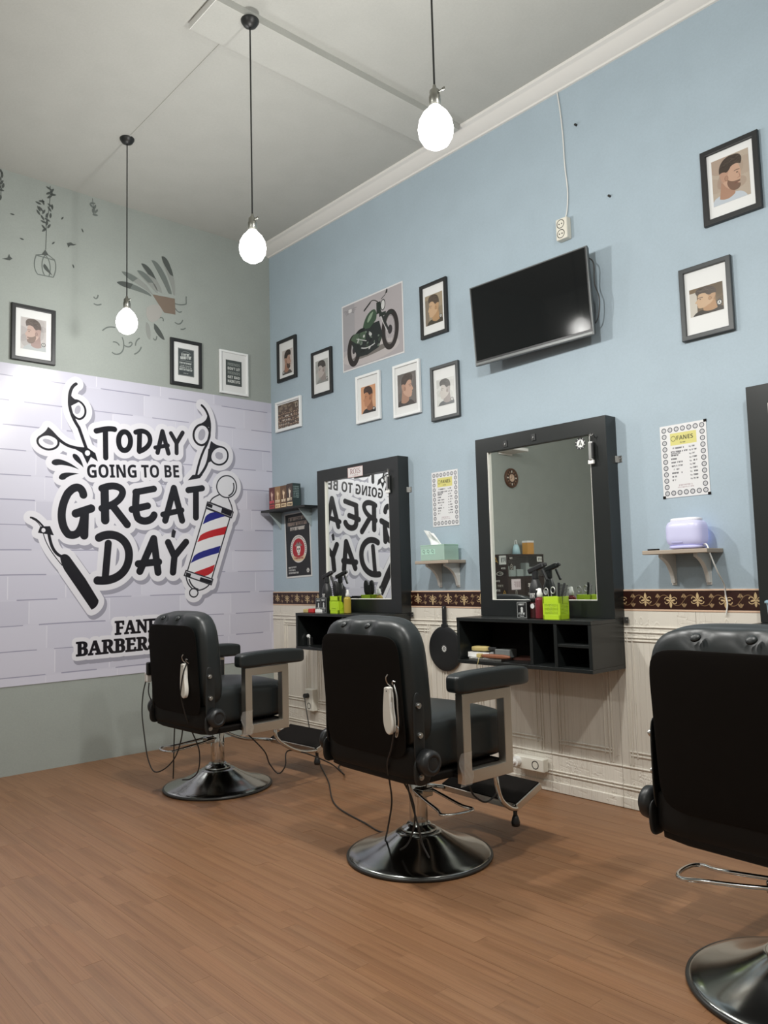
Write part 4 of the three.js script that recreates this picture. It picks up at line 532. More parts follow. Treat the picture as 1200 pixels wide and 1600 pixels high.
counterUnit(0, 'black wall counter behind the middle barber chair, under the banner mirror'); counterUnit(1, 'black wall counter with open compartments right of the hand mirror'); counterUnit(2, 'black wall counter hidden behind the nearest barber chair');
{
  const card = single('name_card', box(0.152, 0.066, 0.001), printed(tex(300, 130, (g, w, h) => { g.fillStyle = '#f2eeee'; g.fillRect(0, 0, w, h); g.strokeStyle = '#d9a9a5'; g.lineWidth = 6; g.strokeRect(4, 4, w - 8, h - 8); g.fillStyle = '#8d4a4a'; g.font = '92px serif'; g.textAlign = 'center'; g.fillText('ROIS', w / 2, 86); g.fillStyle = '#b89a98'; scribble(g, 90, 112, 120, 12, 4); }), 0.4), 'white card reading ROIS on the mirror\'s black top frame', 'sign'); card.position.set(1.098, 1.788, 0.0915);
  const badge = tex(128, 128, (g, w) => { g.fillStyle = '#1c1c1c'; g.fillRect(0, 0, w, w); logo(g, 64, 64, 63, '#202224', '#dfe1de'); });
  for (const [x, y, z, which] of [[2.797, 1.728, 0.0736, 'round black and white sticker on the middle mirror, top right'], [1.362, 1.716, 0.0555, 'round black and white sticker on the banner mirror, top right']]) { const b = single('round_sticker', disc(0.03, 0.0008, 0, 0, 0), [M.black, std(0xffffff, 0.4, 0, { map: badge }), M.black], which, 'sticker', 'round badge stickers on the mirrors'); b.position.set(x, y, z); b.rotation.z = 0; }
  const key = (x, y, label) => { const t = thing('hanging_trimmer', label, 'trimmer', [x, y, 0.092], 0, 'small trimmers hung on the mirror frames');
    add('hook', tube([[0, 0.05, 0.0], [0.0, 0.052, 0.012], [0.008, 0.038, 0.02], [0.018, 0.045, 0.018]], 0.002), M.steel, t); add('ring', new THREE.TorusGeometry(0.016, 0.0014, 8, 28).translate(0, 0.026, 0.014), M.rim, t);
    add('body', rbox(0.024, 0.095, 0.018, 0.006, 0, -0.035, 0.012), M.steel, t); add('head', rbox(0.03, 0.02, 0.014, 0.003, -0.002, -0.088, 0.012), M.white2, t); add('grip', rbox(0.01, 0.075, 0.006, 0.002, 0.011, -0.035, 0.02), M.black, t); };
  key(2.876, 1.712, 'silver trimmer hung at the top right corner of the middle mirror'); key(1.425, 1.715, 'dark trimmer hung at the top right corner of the banner mirror');
  for (const [x, y, l] of [[2.345, 1.79, 'small grey adhesive hook on the middle mirror frame, left one'], [2.53, 1.797, 'small grey adhesive hook on the middle mirror frame, right one']]) { const t = thing('adhesive_hook', l, 'hook', [x, y, 0.0905], 0, 'adhesive hooks on the mirror frame'); add('pad', rbox(0.024, 0.034, 0.003, 0.001, 0, 0, 0.0015), std(C(0.03, 0.032, 0.032), 0.4), t); add('prong', tube([[0, 0.004, 0.003], [0, -0.008, 0.008], [0, -0.01, 0.014], [0, -0.004, 0.017]], 0.0018), M.steel, t); }
}
// hand mirror
{
  const t = thing('hand_mirror', 'round black hand mirror hung back-out on the white panel', 'hand mirror', [1.79, 0.68, 0.022]);
  add('disc', lathe([[0, -0.006], [0.118, -0.006], [0.127, -0.003], [0.129, 0.001], [0.126, 0.005], [0.1, 0.008], [0, 0.009]], 64).rotateX(Math.PI / 2), M.plasticBlack, t);
  add('handle', [rbox(0.03, 0.135, 0.012, 0.005, 0, 0.178, 0), rbox(0.05, 0.03, 0.01, 0.004, 0, 0.126, 0)], M.plasticBlack, t);
  add('badge', disc(0.021, 0.0006, 0, 0.0, 0.0094), [M.black, std(0xffffff, 0.5, 0, { map: tex(96, 96, (g) => { g.fillStyle = '#17181a'; g.fillRect(0, 0, 96, 96); g.save(); g.translate(48, 48); g.fillStyle = '#e3e4e0'; for (let i = 0; i < 12; i++) { g.rotate(0.5236); g.fillRect(-3, -46, 6, 20); } g.restore(); logo(g, 48, 48, 34, '#e3e4e0', '#3a3b3d'); }) }), M.black], t);
  add('hook', tube([[0, 0.232, -0.012], [0, 0.24, -0.002], [0, 0.234, 0.006], [0, 0.226, 0.006]], 0.002), M.steel, t);
}
// things on the counters
function basket(x, y, z, ry, label, lines) {
  const t = thing('comb_basket', label, 'basket', [x, y, z], ry, 'lime green plastic baskets'), w = 0.09, d = 0.085, h = 0.108, n = 9;
  const wall = (name, len, mat) => { const list = [rbox(len, 0.022, 0.003, 0.001, 0, 0.011, 0), rbox(len, 0.032, 0.003, 0.001, 0, h - 0.016, 0), rbox(0.008, h, 0.003, 0.001, -len / 2 + 0.004, h / 2, 0), rbox(0.008, h, 0.003, 0.001, len / 2 - 0.004, h / 2, 0)]; if (lines) for (let k = 0; k < n; k++) list.push(rbox(len - 0.01, 0.0046, 0.0026, 0.001, 0, 0.0245 + k * 0.0062, 0)); else { list.push(rbox(len - 0.02, 0.062, 0.003, 0.001, 0, 0.05, 0.0)); list.push(rbox(len - 0.05, 0.04, 0.005, 0.001, 0, 0.052, 0.001)); } return merge(list); };
  for (const [a, ox, oz] of [[0, 0, d / 2], [Math.PI, 0, -d / 2], [Math.PI / 2, w / 2, 0], [-Math.PI / 2, -w / 2, 0]]) { const m = add('side', wall('side', a % Math.PI === 0 ? w : d), M.lime, t); m.position.set(ox, 0, oz); m.rotation.y = a; }
  add('base', rbox(w, 0.003, d, 0.001, 0, 0.0015, 0), M.lime, t);
  return t;
}
function pumpBottle(x, y, z, label, liquid) {
  const t = thing('pump_bottle', label, 'bottle', [x, y, z], 0, 'small spray bottles with white caps');
  add('body', lathe([[0, 0], [0.021, 0], [0.0235, 0.004], [0.0235, 0.088], [0.02, 0.098], [0.011, 0.104], [0, 0.104]], 28), new THREE.MeshPhysicalMaterial({ color: liquid, roughness: 0.15, transmission: 0.25, thickness: 0 }), t);
  add('cap', lathe([[0, 0.104], [0.014, 0.104], [0.0145, 0.122], [0.011, 0.128], [0.0085, 0.146], [0, 0.148]], 24), M.white2, t);
  add('nozzle', rbox(0.02, 0.007, 0.009, 0.002, -0.009, 0.14, 0), M.white2, t);
}
function sprayBottle(x, y, z, ry, label) {
  const t = thing('spray_bottle', label, 'spray bottle', [x, y, z], ry, 'black trigger spray bottles before the mirrors');
  add('body', lathe([[0, 0], [0.03, 0], [0.033, 0.005], [0.033, 0.13], [0.03, 0.155], [0.018, 0.185], [0.014, 0.195], [0, 0.195]], 32), M.plasticBlack, t);
  add('label', disc(0.013, 0.0012, 0, 0.12, -0.0332, 28), M.paper, t); add('lettering', new THREE.CylinderGeometry(0.0336, 0.0336, 0.05, 24, 1, true, -0.55, 1.35).translate(0, 0.1, 0), M.spray, t);
  add('collar', cyl(0.017, 0.017, 0.024, 0, 0.207, 0, 24), M.plasticBlack, t);
  add('trigger_head', [rbox(0.1, 0.026, 0.026, 0.007, 0.008, 0, 0).rotateZ(0.34).translate(0, 0.242, 0), rbox(0.02, 0.018, 0.018, 0.005, 0, 0, 0).rotateZ(0.34).translate(0.06, 0.262, 0), rbox(0.03, 0.03, 0.022, 0.006, 0, 0.226, 0)], M.plasticBlack, t);
  add('trigger', rbox(0.012, 0.062, 0.014, 0.004, 0, 0, 0).rotateZ(0.45).translate(0.058, 0.212, 0), M.plasticBlack, t);
}
function combs(name, x, y, z, list, label) { for (const [dx, dz, tilt, lean, kind] of list) {
  const t = thing(kind === 'scissors' ? 'scissors' : kind === 'brush' ? 'hair_brush' : 'comb', label[list.indexOf(list.find((q) => q[0] === dx && q[1] === dz))], kind, [x + dx, y, z + dz]); t.rotation.set(lean, 0, tilt);
  if (kind === 'comb') { add('spine', rbox(0.012, 0.17, 0.004, 0.0015, -0.008, 0.085, 0), M.plasticBlack, t); add('teeth', Array.from({ length: 24 }, (_, i) => box(0.018, 0.0022, 0.002, 0.006, 0.075 + i * 0.0038, 0)), M.plasticBlack, t); }
  else if (kind === 'brush') { add('handle', lathe([[0, 0], [0.007, 0], [0.008, 0.06], [0.006, 0.1], [0.0, 0.1]], 20), M.plasticBlack, t); add('head', pad(0.021, 0.05, 0.012, 2.6, 2.5, (p) => { p.y += 0.15; }), M.plasticBlack, t); add('bristles', Array.from({ length: 30 }, (_, i) => cyl(0.0012, 0.0012, 0.014, 0, 0, 0, 5).rotateX(Math.PI / 2).translate(-0.012 + (i % 5) * 0.006, 0.115 + Math.floor(i / 5) * 0.013, 0.014)), M.plasticBlack, t); }
  else { for (const k of [-1, 1]) { add('blade', rbox(0.006, 0.09, 0.0016, 0.0006, k * 0.003, 0.045, k * 0.001).rotateZ(-k * 0.06), M.steel, t); add('finger_loop', new THREE.TorusGeometry(0.013, 0.0026, 8, 24).scale(0.9, 1.2, 1).translate(k * 0.02, 0.132, 0), M.steel, t); add('shank', rbox(0.004, 0.04, 0.003, 0.001, k * 0.009, 0.105, 0).rotateZ(0), M.steel, t); } }
} }
{
  const y = 0.8803;
  basket(2.713, y, 0.215, 0.1, 'lime slatted basket of combs in front of the middle mirror', true);
  combs('tool', 2.713, y + 0.004, 0.215, [[-0.02, 0.01, 0.12, -0.1, 'scissors'], [0.0, -0.015, -0.2, -0.16, 'comb'], [0.028, 0.012, -0.1, 0.05, 'comb']], ['steel scissors standing in the slatted lime basket', 'black comb leaning left of centre in the slatted lime basket', 'black comb at the right side of the slatted lime basket']);
  basket(1.04, y, 0.2, 0.0, 'lime solid-sided basket in front of the banner mirror', false);
  combs('tool', 1.04, y + 0.004, 0.2, [[-0.025, 0.0, 0.05, -0.02, 'brush'], [0.005, -0.01, -0.12, -0.1, 'comb'], [0.022, 0.015, -0.38, 0.02, 'comb'], [-0.005, 0.02, 0.02, 0.02, 'brush']], ['tall black brush standing at left in the solid lime basket', 'black comb upright in the solid lime basket', 'black comb leaning right out of the solid lime basket', 'shorter black brush at the front of the solid lime basket']);
  pumpBottle(2.613, y, 0.205, 'small red spray bottle left of the slatted lime basket', C(0.2, 0.025, 0.035)); pumpBottle(1.122, y, 0.2, 'small amber spray bottle right of the solid lime basket', C(0.5, 0.38, 0.06));
  const label = tex(128, 180, (g, w, h) => { g.fillStyle = '#1c1d1f'; g.fillRect(0, 0, w, h); g.strokeStyle = '#b9bdbb'; g.lineWidth = 4; g.strokeRect(8, 8, w - 16, h - 16); g.fillStyle = '#d5d8d6'; scribble(g, 24, 40, 78, 20, 2, 1); g.beginPath(); g.arc(64, 72, 15, 0, 7); g.fill(); g.fillRect(50, 84, 28, 32); scribble(g, 22, 140, 84, 22, 3, 1); scribble(g, 34, 160, 60, 10, 4, 1); });
  const tin = single('pomade_box', box(0.06, 0.082, 0.05), printed(label, 0.45, M.black), 'black box with white label on the counter under the middle mirror', 'box', 'black product boxes'); tin.position.set(2.518, y + 0.041, 0.205); tin.rotation.y = 0.08;
  const j = thing('product_jar', 'dark red product jar with round white badge beside the red bottle', 'jar', [2.572, y, 0.19]); add('body', lathe([[0, 0], [0.024, 0], [0.025, 0.004], [0.025, 0.07], [0.022, 0.078], [0, 0.078]], 28), std(C(0.035, 0.008, 0.008), 0.3), j); add('lid', lathe([[0, 0.078], [0.0225, 0.078], [0.0225, 0.096], [0.021, 0.099], [0, 0.099]], 28), M.black, j); add('badge', cylZ(0.012, 0.0006, 0.002, 0.06, 0.0252, 24), M.paper, j);
  sprayBottle(2.535, y, 0.13, 0, 'black trigger spray bottle with white lettering at the middle mirror'); sprayBottle(0.825, y, 0.13, 0, 'black trigger spray bottle left of the solid lime basket, far mirror');
  const tin2 = [[0.845, 0.19, 0.075, 'leftmost black product box at the banner mirror, tall white emblem'], [0.918, 0.205, 0.08, 'black product box left of the solid lime basket, round emblem']];
  tin2.forEach(([x, z, h, l]) => { const b = single('pomade_box', box(0.066, h + 0.02, 0.055), printed(label, 0.45, M.black), l, 'box', 'black product boxes'); b.position.set(x, y + h / 2 + 0.01, z); });
  [[0.59, 0.022, 0.05, M.tan, 'small tan packet lying at the counter\'s left end'], [0.65, 0.026, 0.055, M.red, 'small red packet lying on the far counter'], [0.735, 0.022, 0.075, M.white2, 'small white packet lying on the far counter']].forEach(([x, h, w, m, l]) => { const b = single('small_packet', rbox(w, h, 0.05, 0.004), m, l, 'packet', 'small packets on the far counter'); b.position.set(x + 0.13, y + h / 2, 0.21); });
  const c = thing('clip_holder', 'small silver clip lying in the far counter\'s open compartment', 'clip', [0.735, 0.6635, 0.21]); add('body', rbox(0.03, 0.055, 0.03, 0.006, 0, 0.0275, 0), M.steel, c); add('ball', new THREE.SphereGeometry(0.013, 20, 14).translate(-0.012, 0.06, 0.004), M.white2, c);
  // inside the middle counter
  const base = 0.6635, put = (o, x, yy, z, ry = 0) => { o.position.set(x, yy, z); o.rotation.y = ry; };
  const tray = single('magazine', [rbox(0.2, 0.012, 0.15, 0.002)], M.steel, 'thin grey magazine at the bottom of the middle counter', 'magazine'); put(tray, 2.29, base + 0.006, 0.19, 0.1);
  const wb = thing('neck_strip_box', 'flat white open box in the middle counter\'s left compartment', 'box', [2.232, base + 0.012, 0.2], 0.15); add('tray', [rbox(0.13, 0.003, 0.09, 0.001, 0, 0.0015, 0), rbox(0.13, 0.026, 0.003, 0.001, 0, 0.013, 0.0435), rbox(0.13, 0.026, 0.003, 0.001, 0, 0.013, -0.0435), rbox(0.003, 0.026, 0.09, 0.001, 0.0635, 0.013, 0), rbox(0.003, 0.026, 0.09, 0.001, -0.0635, 0.013, 0)], M.white2, wb); add('paper_stack', rbox(0.118, 0.016, 0.078, 0.002, 0, 0.0115, 0), M.paper, wb);
  const br = thing('duster_brush', 'tan sponge with black back lying on the white box', 'brush', [2.225, base + 0.0405, 0.205], 0.2); add('bristles', pad(0.05, 0.013, 0.028, 5, 4, (p) => { p.y += 0.013; }), M.tan, br); add('handle', rbox(0.05, 0.016, 0.03, 0.005, 0.07, 0.014, 0), M.plasticBlack, br);
  const gb = single('grey_box', rbox(0.09, 0.042, 0.07, 0.004), std(C(0.16, 0.17, 0.165), 0.5), 'small grey box behind the white one inside the middle counter', 'box'); put(gb, 2.36, base + 0.034, 0.17, 0.1);
  const kn = thing('wooden_handled_brush', 'reddish wooden handled brush lying along the middle counter\'s bottom', 'brush', [2.36, base + 0.0125, 0.252], 0.06); add('handle', pad(0.09, 0.011, 0.013, 3, 3, (p) => { p.y += 0.011; }), M.brown, kn); add('ferrule', rbox(0.03, 0.02, 0.024, 0.004, -0.1, 0.011, 0), M.tan, kn); add('cord_loop', tube([[-0.09, 0.01, 0.012], [-0.085, -0.002, 0.03], [-0.082, -0.02, 0.041], [-0.086, -0.03, 0.041]], 0.0016), M.tan, kn);
  const bk = single('hair_catalogue', rbox(0.16, 0.014, 0.1, 0.002), std(C(0.16, 0.065, 0.05), 0.5), 'dark red booklet lying at the back of the middle counter', 'booklet'); put(bk, 2.43, base + 0.007, 0.1, 0.1);
  // tub on the right counter
  const tb = thing('plastic_tub', 'translucent blue plastic tub at the right edge above the nearest chair', 'tub', [3.755, y, 0.2]); add('body', [lathe([[0, 0], [0.058, 0], [0.06, 0.004], [0.068, 0.086], [0.066, 0.086], [0.057, 0.006], [0, 0.005]], 40)], M.tubBlue, tb); add('lid', lathe([[0, 0.094], [0.066, 0.094], [0.073, 0.091], [0.074, 0.084], [0.07, 0.083], [0, 0.0865]], 40), M.tubBlue, tb);
}
// sockets low on the panels
{
  const s = thing('wall_socket', 'white socket block low on the panel left of the middle chair', 'socket', [0.5, 0.265, 0.012]); add('housing', rbox(0.09, 0.15, 0.045, 0.006, 0, 0, 0.0225), M.ivory, s); add('plug', [cylZ(0.017, 0.03, -0.01, 0.03, 0.06, 20)], M.plasticBlack, s); add('outlet', lathe([[0.017, 0], [0.019, 0.002], [0.022, 0]], 24).rotateX(Math.PI / 2).translate(0, -0.04, 0.045), M.rim, s);
  const e = thing('wall_socket', 'white socket block with round plug low under the middle counter', 'socket', [2.36, 0.13, 0.02]); add('housing', rbox(0.19, 0.066, 0.045, 0.006, 0.03, 0, 0.0225), M.ivory, e); add('plug', [cylZ(0.024, 0.03, -0.035, 0.006, 0.06, 24), cylZ(0.012, 0.02, -0.035, 0.006, 0.083, 16)], M.white2, e); add('outlet', lathe([[0.017, 0], [0.019, 0.002], [0.022, 0]], 24).rotateX(Math.PI / 2).translate(0.075, 0, 0.045), M.rim, e);
}

// ---------------------------------------------------------------- barber chairs
const backBend = (p) => p;
function makeChair(label, x, z, yaw, seatShift, lever, footShift) {
  const t = thing('barber_chair', label, 'barber chair', [x, 0, z], 0, 'black barber chairs on round chrome bases'), up = [];
  const U = (name, geo, mat, parent = t) => { const m = add(name, geo, mat, parent); if (parent === t) up.push(m); return m; };
  add('base', lathe([[0.276, 0.0015], [0.287, 0.004], [0.283, 0.013], [0.274, 0.019], [0.252, 0.0255], [0.222, 0.0335], [0.185, 0.0455], [0.15, 0.0605], [0.12, 0.077], [0.096, 0.091], [0.082, 0.099], [0.0, 0.101]], 96), M.chromeDark, t);
  add('base_rim', new THREE.TorusGeometry(0.283, 0.0075, 10, 96).rotateX(Math.PI / 2).translate(0, 0.0078, 0), M.rim, t);
  add('collar', lathe([[0.0, 0.1], [0.068, 0.1], [0.07, 0.104], [0.066, 0.112], [0.052, 0.117], [0.046, 0.127], [0.0, 0.128]], 48), M.chromeDark, t);
  add('column', lathe([[0.0, 0.12], [0.0365, 0.12], [0.0365, 0.3], [0.0, 0.3]], 40), M.chrome, t);
  add('pump_housing', [cyl(0.05, 0.044, 0.05, 0, 0.318, 0, 36), rbox(0.05, 0.035, 0.06, 0.006, lever[0] * 0.045, 0.255, lever[1] * 0.045)], M.chromeDark, t);
  { const [a, b] = lever, n = [-b, a], q = (l, w, h) => V(a * l + n[0] * w, h, b * l + n[1] * w); add('foot_lever', tube([q(0.03, 0.035, 0.262), q(0.12, 0.045, 0.25), q(0.24, 0.055, 0.238), q(0.282, 0.068, 0.236), q(0.3, 0.055, 0.236), q(0.31, 0, 0.236), q(0.3, -0.055, 0.236), q(0.282, -0.068, 0.236), q(0.24, -0.055, 0.238), q(0.12, -0.045, 0.25), q(0.03, -0.035, 0.262)], 0.0062, false, 90), M.chrome, t); }
  // seat
  U('seat_frame', [rbox(0.5, 0.03, 0.44, 0.008, 0, 0.367, 0), rbox(0.2, 0.04, 0.24, 0.01, 0, 0.345, 0), rbox(0.57, 0.014, 0.03, 0.003, 0, 0.359, 0.03), rbox(0.57, 0.014, 0.03, 0.003, 0, 0.359, -0.185)], M.blackMatte, t);
  U('seat', pad(0.252, 0.255, 0.1, 10, 6, (p) => { const [a, b, c] = [p.x, p.y, p.z]; const k = Math.max(0, c) / 0.1; p.set(a, 0.48 + c - 0.018 * k * Math.pow(Math.max(0, b + 0.1) / 0.35, 2) + 0.012 * k * Math.max(0, 1 - (a / 0.25) ** 2), -b - 0.035); }), M.vinyl, t);
  // backrest: padded border, buttons that draw the vinyl in, flat panel behind
  const tilt = 0.0768, back = new THREE.Group(); 
  const B = [-0.1, 0.05];
  const lean = (p) => { const y = p.y, z = p.z; p.y = 0.7 + y * Math.cos(tilt) - z * Math.sin(tilt); p.z = 0.2035 + y * Math.sin(tilt) + z * Math.cos(tilt); return p; };
  const backGeo = pad(0.266, 0.245, 0.074, 5, 3.6, (p) => {
    const h = (p.y + 0.245) / 0.49; p.x *= 0.985 + 0.03 * Math.sin(Math.PI * Math.min(1, h + 0.1)); if (p.z < 0 && p.y > 0.1) p.y += 0.022 * Math.min(1, -p.z / 0.07) * Math.max(0, 1 - (p.x / 0.25) ** 2) * Math.min(1, (p.y - 0.1) / 0.12);
    if (p.y > 0.17 && p.z > 0.0) for (const bx of B) { const d = Math.hypot(p.x - bx, (p.z - 0.052) * 1.2, (p.y - 0.235) * 0.8); p.y -= 0.016 * Math.exp(-((d / 0.03) ** 2)); p.z -= 0.01 * Math.exp(-((d / 0.03) ** 2)); }
    lean(p);
  });
  const bk = U('backrest', backGeo, M.vinyl, t);
  for (const bx of B) { const g = lathe([[0, 0.007], [0.008, 0.006], [0.014, 0.002], [0.015, -0.003], [0, -0.004]], 24).rotateX(0.75), q = lean(V(bx, 0.225, 0.056)); add('button', g.translate(q.x, q.y, q.z), M.vinyl, bk); }
  U('back_panel', pad(0.239, 0.222, 0.004, 8, 3, (p) => { p.y -= 0.03; p.z += 0.0735; lean(p); }), M.blackMatte, t);
  U('back_apron', [pad(0.27, 0.062, 0.035, 8, 4, (p) => { p.y += 0.432; p.z += 0.217; }), pad(0.26, 0.022, 0.03, 8, 4, (p) => { p.y += 0.372; p.z += 0.212; })], M.apron, t);
  for (const s of [-1, 1]) {
    const h = U('hinge_plate', [pad(0.026, 0.125, 0.005, 4, 3).rotateY(Math.PI / 2).translate(s * 0.267, 0.56, 0.225), pad(0.04, 0.05, 0.007, 3, 3).rotateY(Math.PI / 2).translate(s * 0.276, 0.41, 0.222)], M.black, t);
    for (const [y, z] of [[0.64, 0.232], [0.535, 0.228], [0.392, 0.236]]) add('bolt', [cylX(0.0105, 0.012, s * (y > 0.5 ? 0.274 : 0.282), y, z, 16), cylX(0.006, 0.008, s * (y > 0.5 ? 0.281 : 0.289), y, z, 12)], M.steel, h);
    const d = U('hinge_dial', lathe([[0, 0.024], [0.022, 0.024], [0.024, 0.021], [0.026, 0.026], [0.034, 0.026], [0.044, 0.018], [0.046, 0.006], [0.046, -0.02], [0, -0.02]], 40).rotateZ(-s * Math.PI / 2).translate(s * 0.298, 0.44, 0.21), M.plasticBlack, t);
    const fs = new THREE.Shape(); fs.moveTo(0.054, 0.34); fs.lineTo(0.054, 0.662); fs.lineTo(-0.209, 0.662); fs.lineTo(-0.209, 0.34); fs.closePath(); const ho = new THREE.Path(); ho.moveTo(0.018, 0.382); ho.lineTo(-0.172, 0.382); ho.lineTo(-0.172, 0.628); ho.lineTo(0.018, 0.628); ho.closePath(); fs.holes.push(ho);
    const fr = U('arm_frame', plate(fs, 0.034, 0.002).rotateY(-Math.PI / 2).translate(s * 0.303 + 0.017, 0, 0), M.frameMetal, t);
    add('shaded_inner_side', [rbox(0.006, 0.3, 0.03, 0.002, s * 0.2815, 0.5, 0.036), rbox(0.006, 0.3, 0.03, 0.002, s * 0.2815, 0.5, -0.19)], M.black, fr);  // black strips paint the unlit inner side of the arm posts
    if (s > 0) { const g = new THREE.PlaneGeometry(0.07, 0.12, 8, 10), q = g.attributes.position, w = rng(5); for (let i = 0; i < q.count; i++) { const u = q.getX(i), v = q.getY(i), k = Math.max(0, u + 0.01) * 5 + Math.max(0, v) * 2; q.setXYZ(i, s * 0.322 + 0.012 * k + 0.003 * w(), 0.395 + v, 0.05 + u * 0.9 + 0.008 * Math.sin(v * 60)); } g.computeVertexNormals(); add('plastic_film', g, M.film, fr); }
    U('arm_pad', pad(0.037, 0.203, 0.0375, 10, 6, (p) => { const [a, b, c] = [p.x, p.y, p.z]; p.set(s * 0.299 + a, 0.699 + c + 0.006 * Math.cos(b * 7), b - 0.1125); }), M.vinyl, t);
    U('footrest_bar', tube([[s * 0.28, 0.345, -0.15], [s * 0.285, 0.29, -0.155], [s * 0.28, 0.235, -0.18 + footShift * 0.3], [s * 0.262, 0.185, -0.25 + footShift * 0.6], [s * 0.24, 0.166, -0.31 + footShift], [s * 0.2, 0.162, -0.34 + footShift]], 0.0095), M.chrome, t);
  }
  { const f = (p) => { const a = 0.36, y = p.y, z = p.z; p.y = 0.186 + y * Math.cos(a) - z * Math.sin(a); p.z = -0.418 + footShift + y * Math.sin(a) + z * Math.cos(a); };
    const apply = (g) => { const q = g.attributes.position; for (let i = 0; i < q.count; i++) { const p = V(q.getX(i), q.getY(i), q.getZ(i)); f(p); q.setXYZ(i, p.x, p.y, p.z); } g.computeVertexNormals(); return g; };
    const tr = U('footrest', apply(rbox(0.44, 0.03, 0.17, 0.004, 0, 0, 0)), M.frameMetal, t); add('tread', apply(rbox(0.428, 0.006, 0.16, 0.002, 0, 0.017, 0)), M.blackMatte, tr);
    U('footrest_stop', [cyl(0.0085, 0.0085, 0.05, 0.19, 0.135, -0.36 + footShift, 16), lathe([[0, 0.075], [0.016, 0.076], [0.0185, 0.09], [0.014, 0.108], [0.009, 0.12], [0, 0.12]], 20).translate(0.19, 0, -0.36 + footShift)], M.plasticBlack, t); }
  const c = Math.cos(yaw), s = Math.sin(yaw);
  for (const m of up) { m.position.set(seatShift[0], 0, seatShift[1]); m.rotation.y = yaw; }
  t.userData.label = label;
  return (lx, ly, lz) => V(x + seatShift[0] + c * lx + s * lz, ly, z + seatShift[1] - s * lx + c * lz);     // chair-local point to world
}
const at1 = makeChair('black barber chair farthest from the camera, in front of the banner', 1.125, 1.13, 0.04, [0.1, 0.04], [-0.1, 1], -0.14);
const at2 = makeChair('black barber chair in the middle with a white clipper on its back', 2.654, 1.107, -0.037, [0, 0], [0.97, 0.24], 0);
const at3 = makeChair('large black barber chair nearest the camera, cut by the right edge', 4.09, 1.12, -0.053, [-0.03, -0.08], [-1, 0.06], 0);

// clippers hung on the chair backs, with their cords
function clipper(at, lx, ly, yaw, label, cords, strap) {
  const p = at(lx, ly, 0.0768 * (ly - 0.494) + 0.267), t = thing('hair_clipper', label, 'hair clipper', [p.x, p.y, p.z], yaw, 'white clippers hung on chair backs'), L = (v) => t.worldToLocal(v);
  t.rotation.x = 0; t.updateMatrixWorld(true);
  const s = new THREE.Shape(); s.moveTo(-0.011, 0.078); s.quadraticCurveTo(0, 0.083, 0.011, 0.078); s.bezierCurveTo(0.016, 0.03, 0.014, 0.01, 0.021, -0.02); s.bezierCurveTo(0.026, -0.05, 0.022, -0.075, 0.008, -0.08); s.bezierCurveTo(-0.01, -0.08, -0.02, -0.055, -0.02, -0.02); s.bezierCurveTo(-0.02, 0.02, -0.014, 0.05, -0.011, 0.078);
  const body = add('body', plate(s, 0.014, 0.004).translate(0, 0, 0.006), M.clipper, t); add('switch', rbox(0.006, 0.02, 0.01, 0.002, 0.017, 0.02, 0.018), M.white2, body); add('hole', cylZ(0.0025, 0.002, 0.001, 0.07, 0.0238, 12), M.black, body);
  add('hook', [tube([[0.004, 0.085, 0.003], [0.002, 0.1, 0.02], [0.003, 0.118, 0.026], [0.009, 0.13, 0.022]], 0.0024), tube([[0.03, 0.085, 0.003], [0.03, 0.098, 0.018], [0.038, 0.108, 0.024], [0.05, 0.106, 0.022]], 0.0024)], M.steel, t);
  if (strap) add('blade_guard', [tube([[0.03, 0.095, 0.012], [0.046, 0.06, 0.014], [0.05, 0.01, 0.014], [0.05, -0.04, 0.012], [0.04, -0.072, 0.01]], 0.003), tube([[0.04, -0.05, 0.012], [0.05, -0.055, 0.014], [0.044, -0.085, 0.014], [0.034, -0.09, 0.012], [0.04, -0.05, 0.012]], 0.0022)], [M.steel][0], t);
  for (const c of cords) add('cord', tube(c.map((v) => L(v.clone())), 0.0034, false, c.length * 10), M.cord, t);
}
clipper(at2, 0.18, 0.62, -0.037, 'white hair clipper hung on the middle chair\'s back', [
  [at2(0.2, 0.545, 0.285), at2(0.17, 0.48, 0.275), at2(0.13, 0.42, 0.262), at2(0.1, 0.35, 0.23), at2(0.075, 0.26, 0.2), at2(0.035, 0.15, 0.19), at2(-0.04, 0.075, 0.14), V(2.47, 0.04, 1.03), V(2.36, 0.008, 1.04), V(2.2, 0.006, 1.006), V(1.9, 0.006, 0.93), V(1.5, 0.006, 0.67), V(1.1, 0.006, 0.43), V(0.72, 0.05, 0.2), V(0.53, 0.2, 0.1), V(0.49, 0.292, 0.086)],
], true);
clipper(at1, 0.132, 0.615, 0.04, 'white hair clipper hung on the farthest chair\'s back, cord crossing it', [
  [at1(0.15, 0.7, 0.285), at1(0.15, 0.66, 0.302), at1(0.12, 0.56, 0.3), at1(0.11, 0.46, 0.275), at1(0.1, 0.36, 0.23), at1(0.12, 0.26, 0.2), at1(0.11, 0.16, 0.2), at1(0.04, 0.11, 0.2), at1(-0.06, 0.085, 0.19)],
], false);
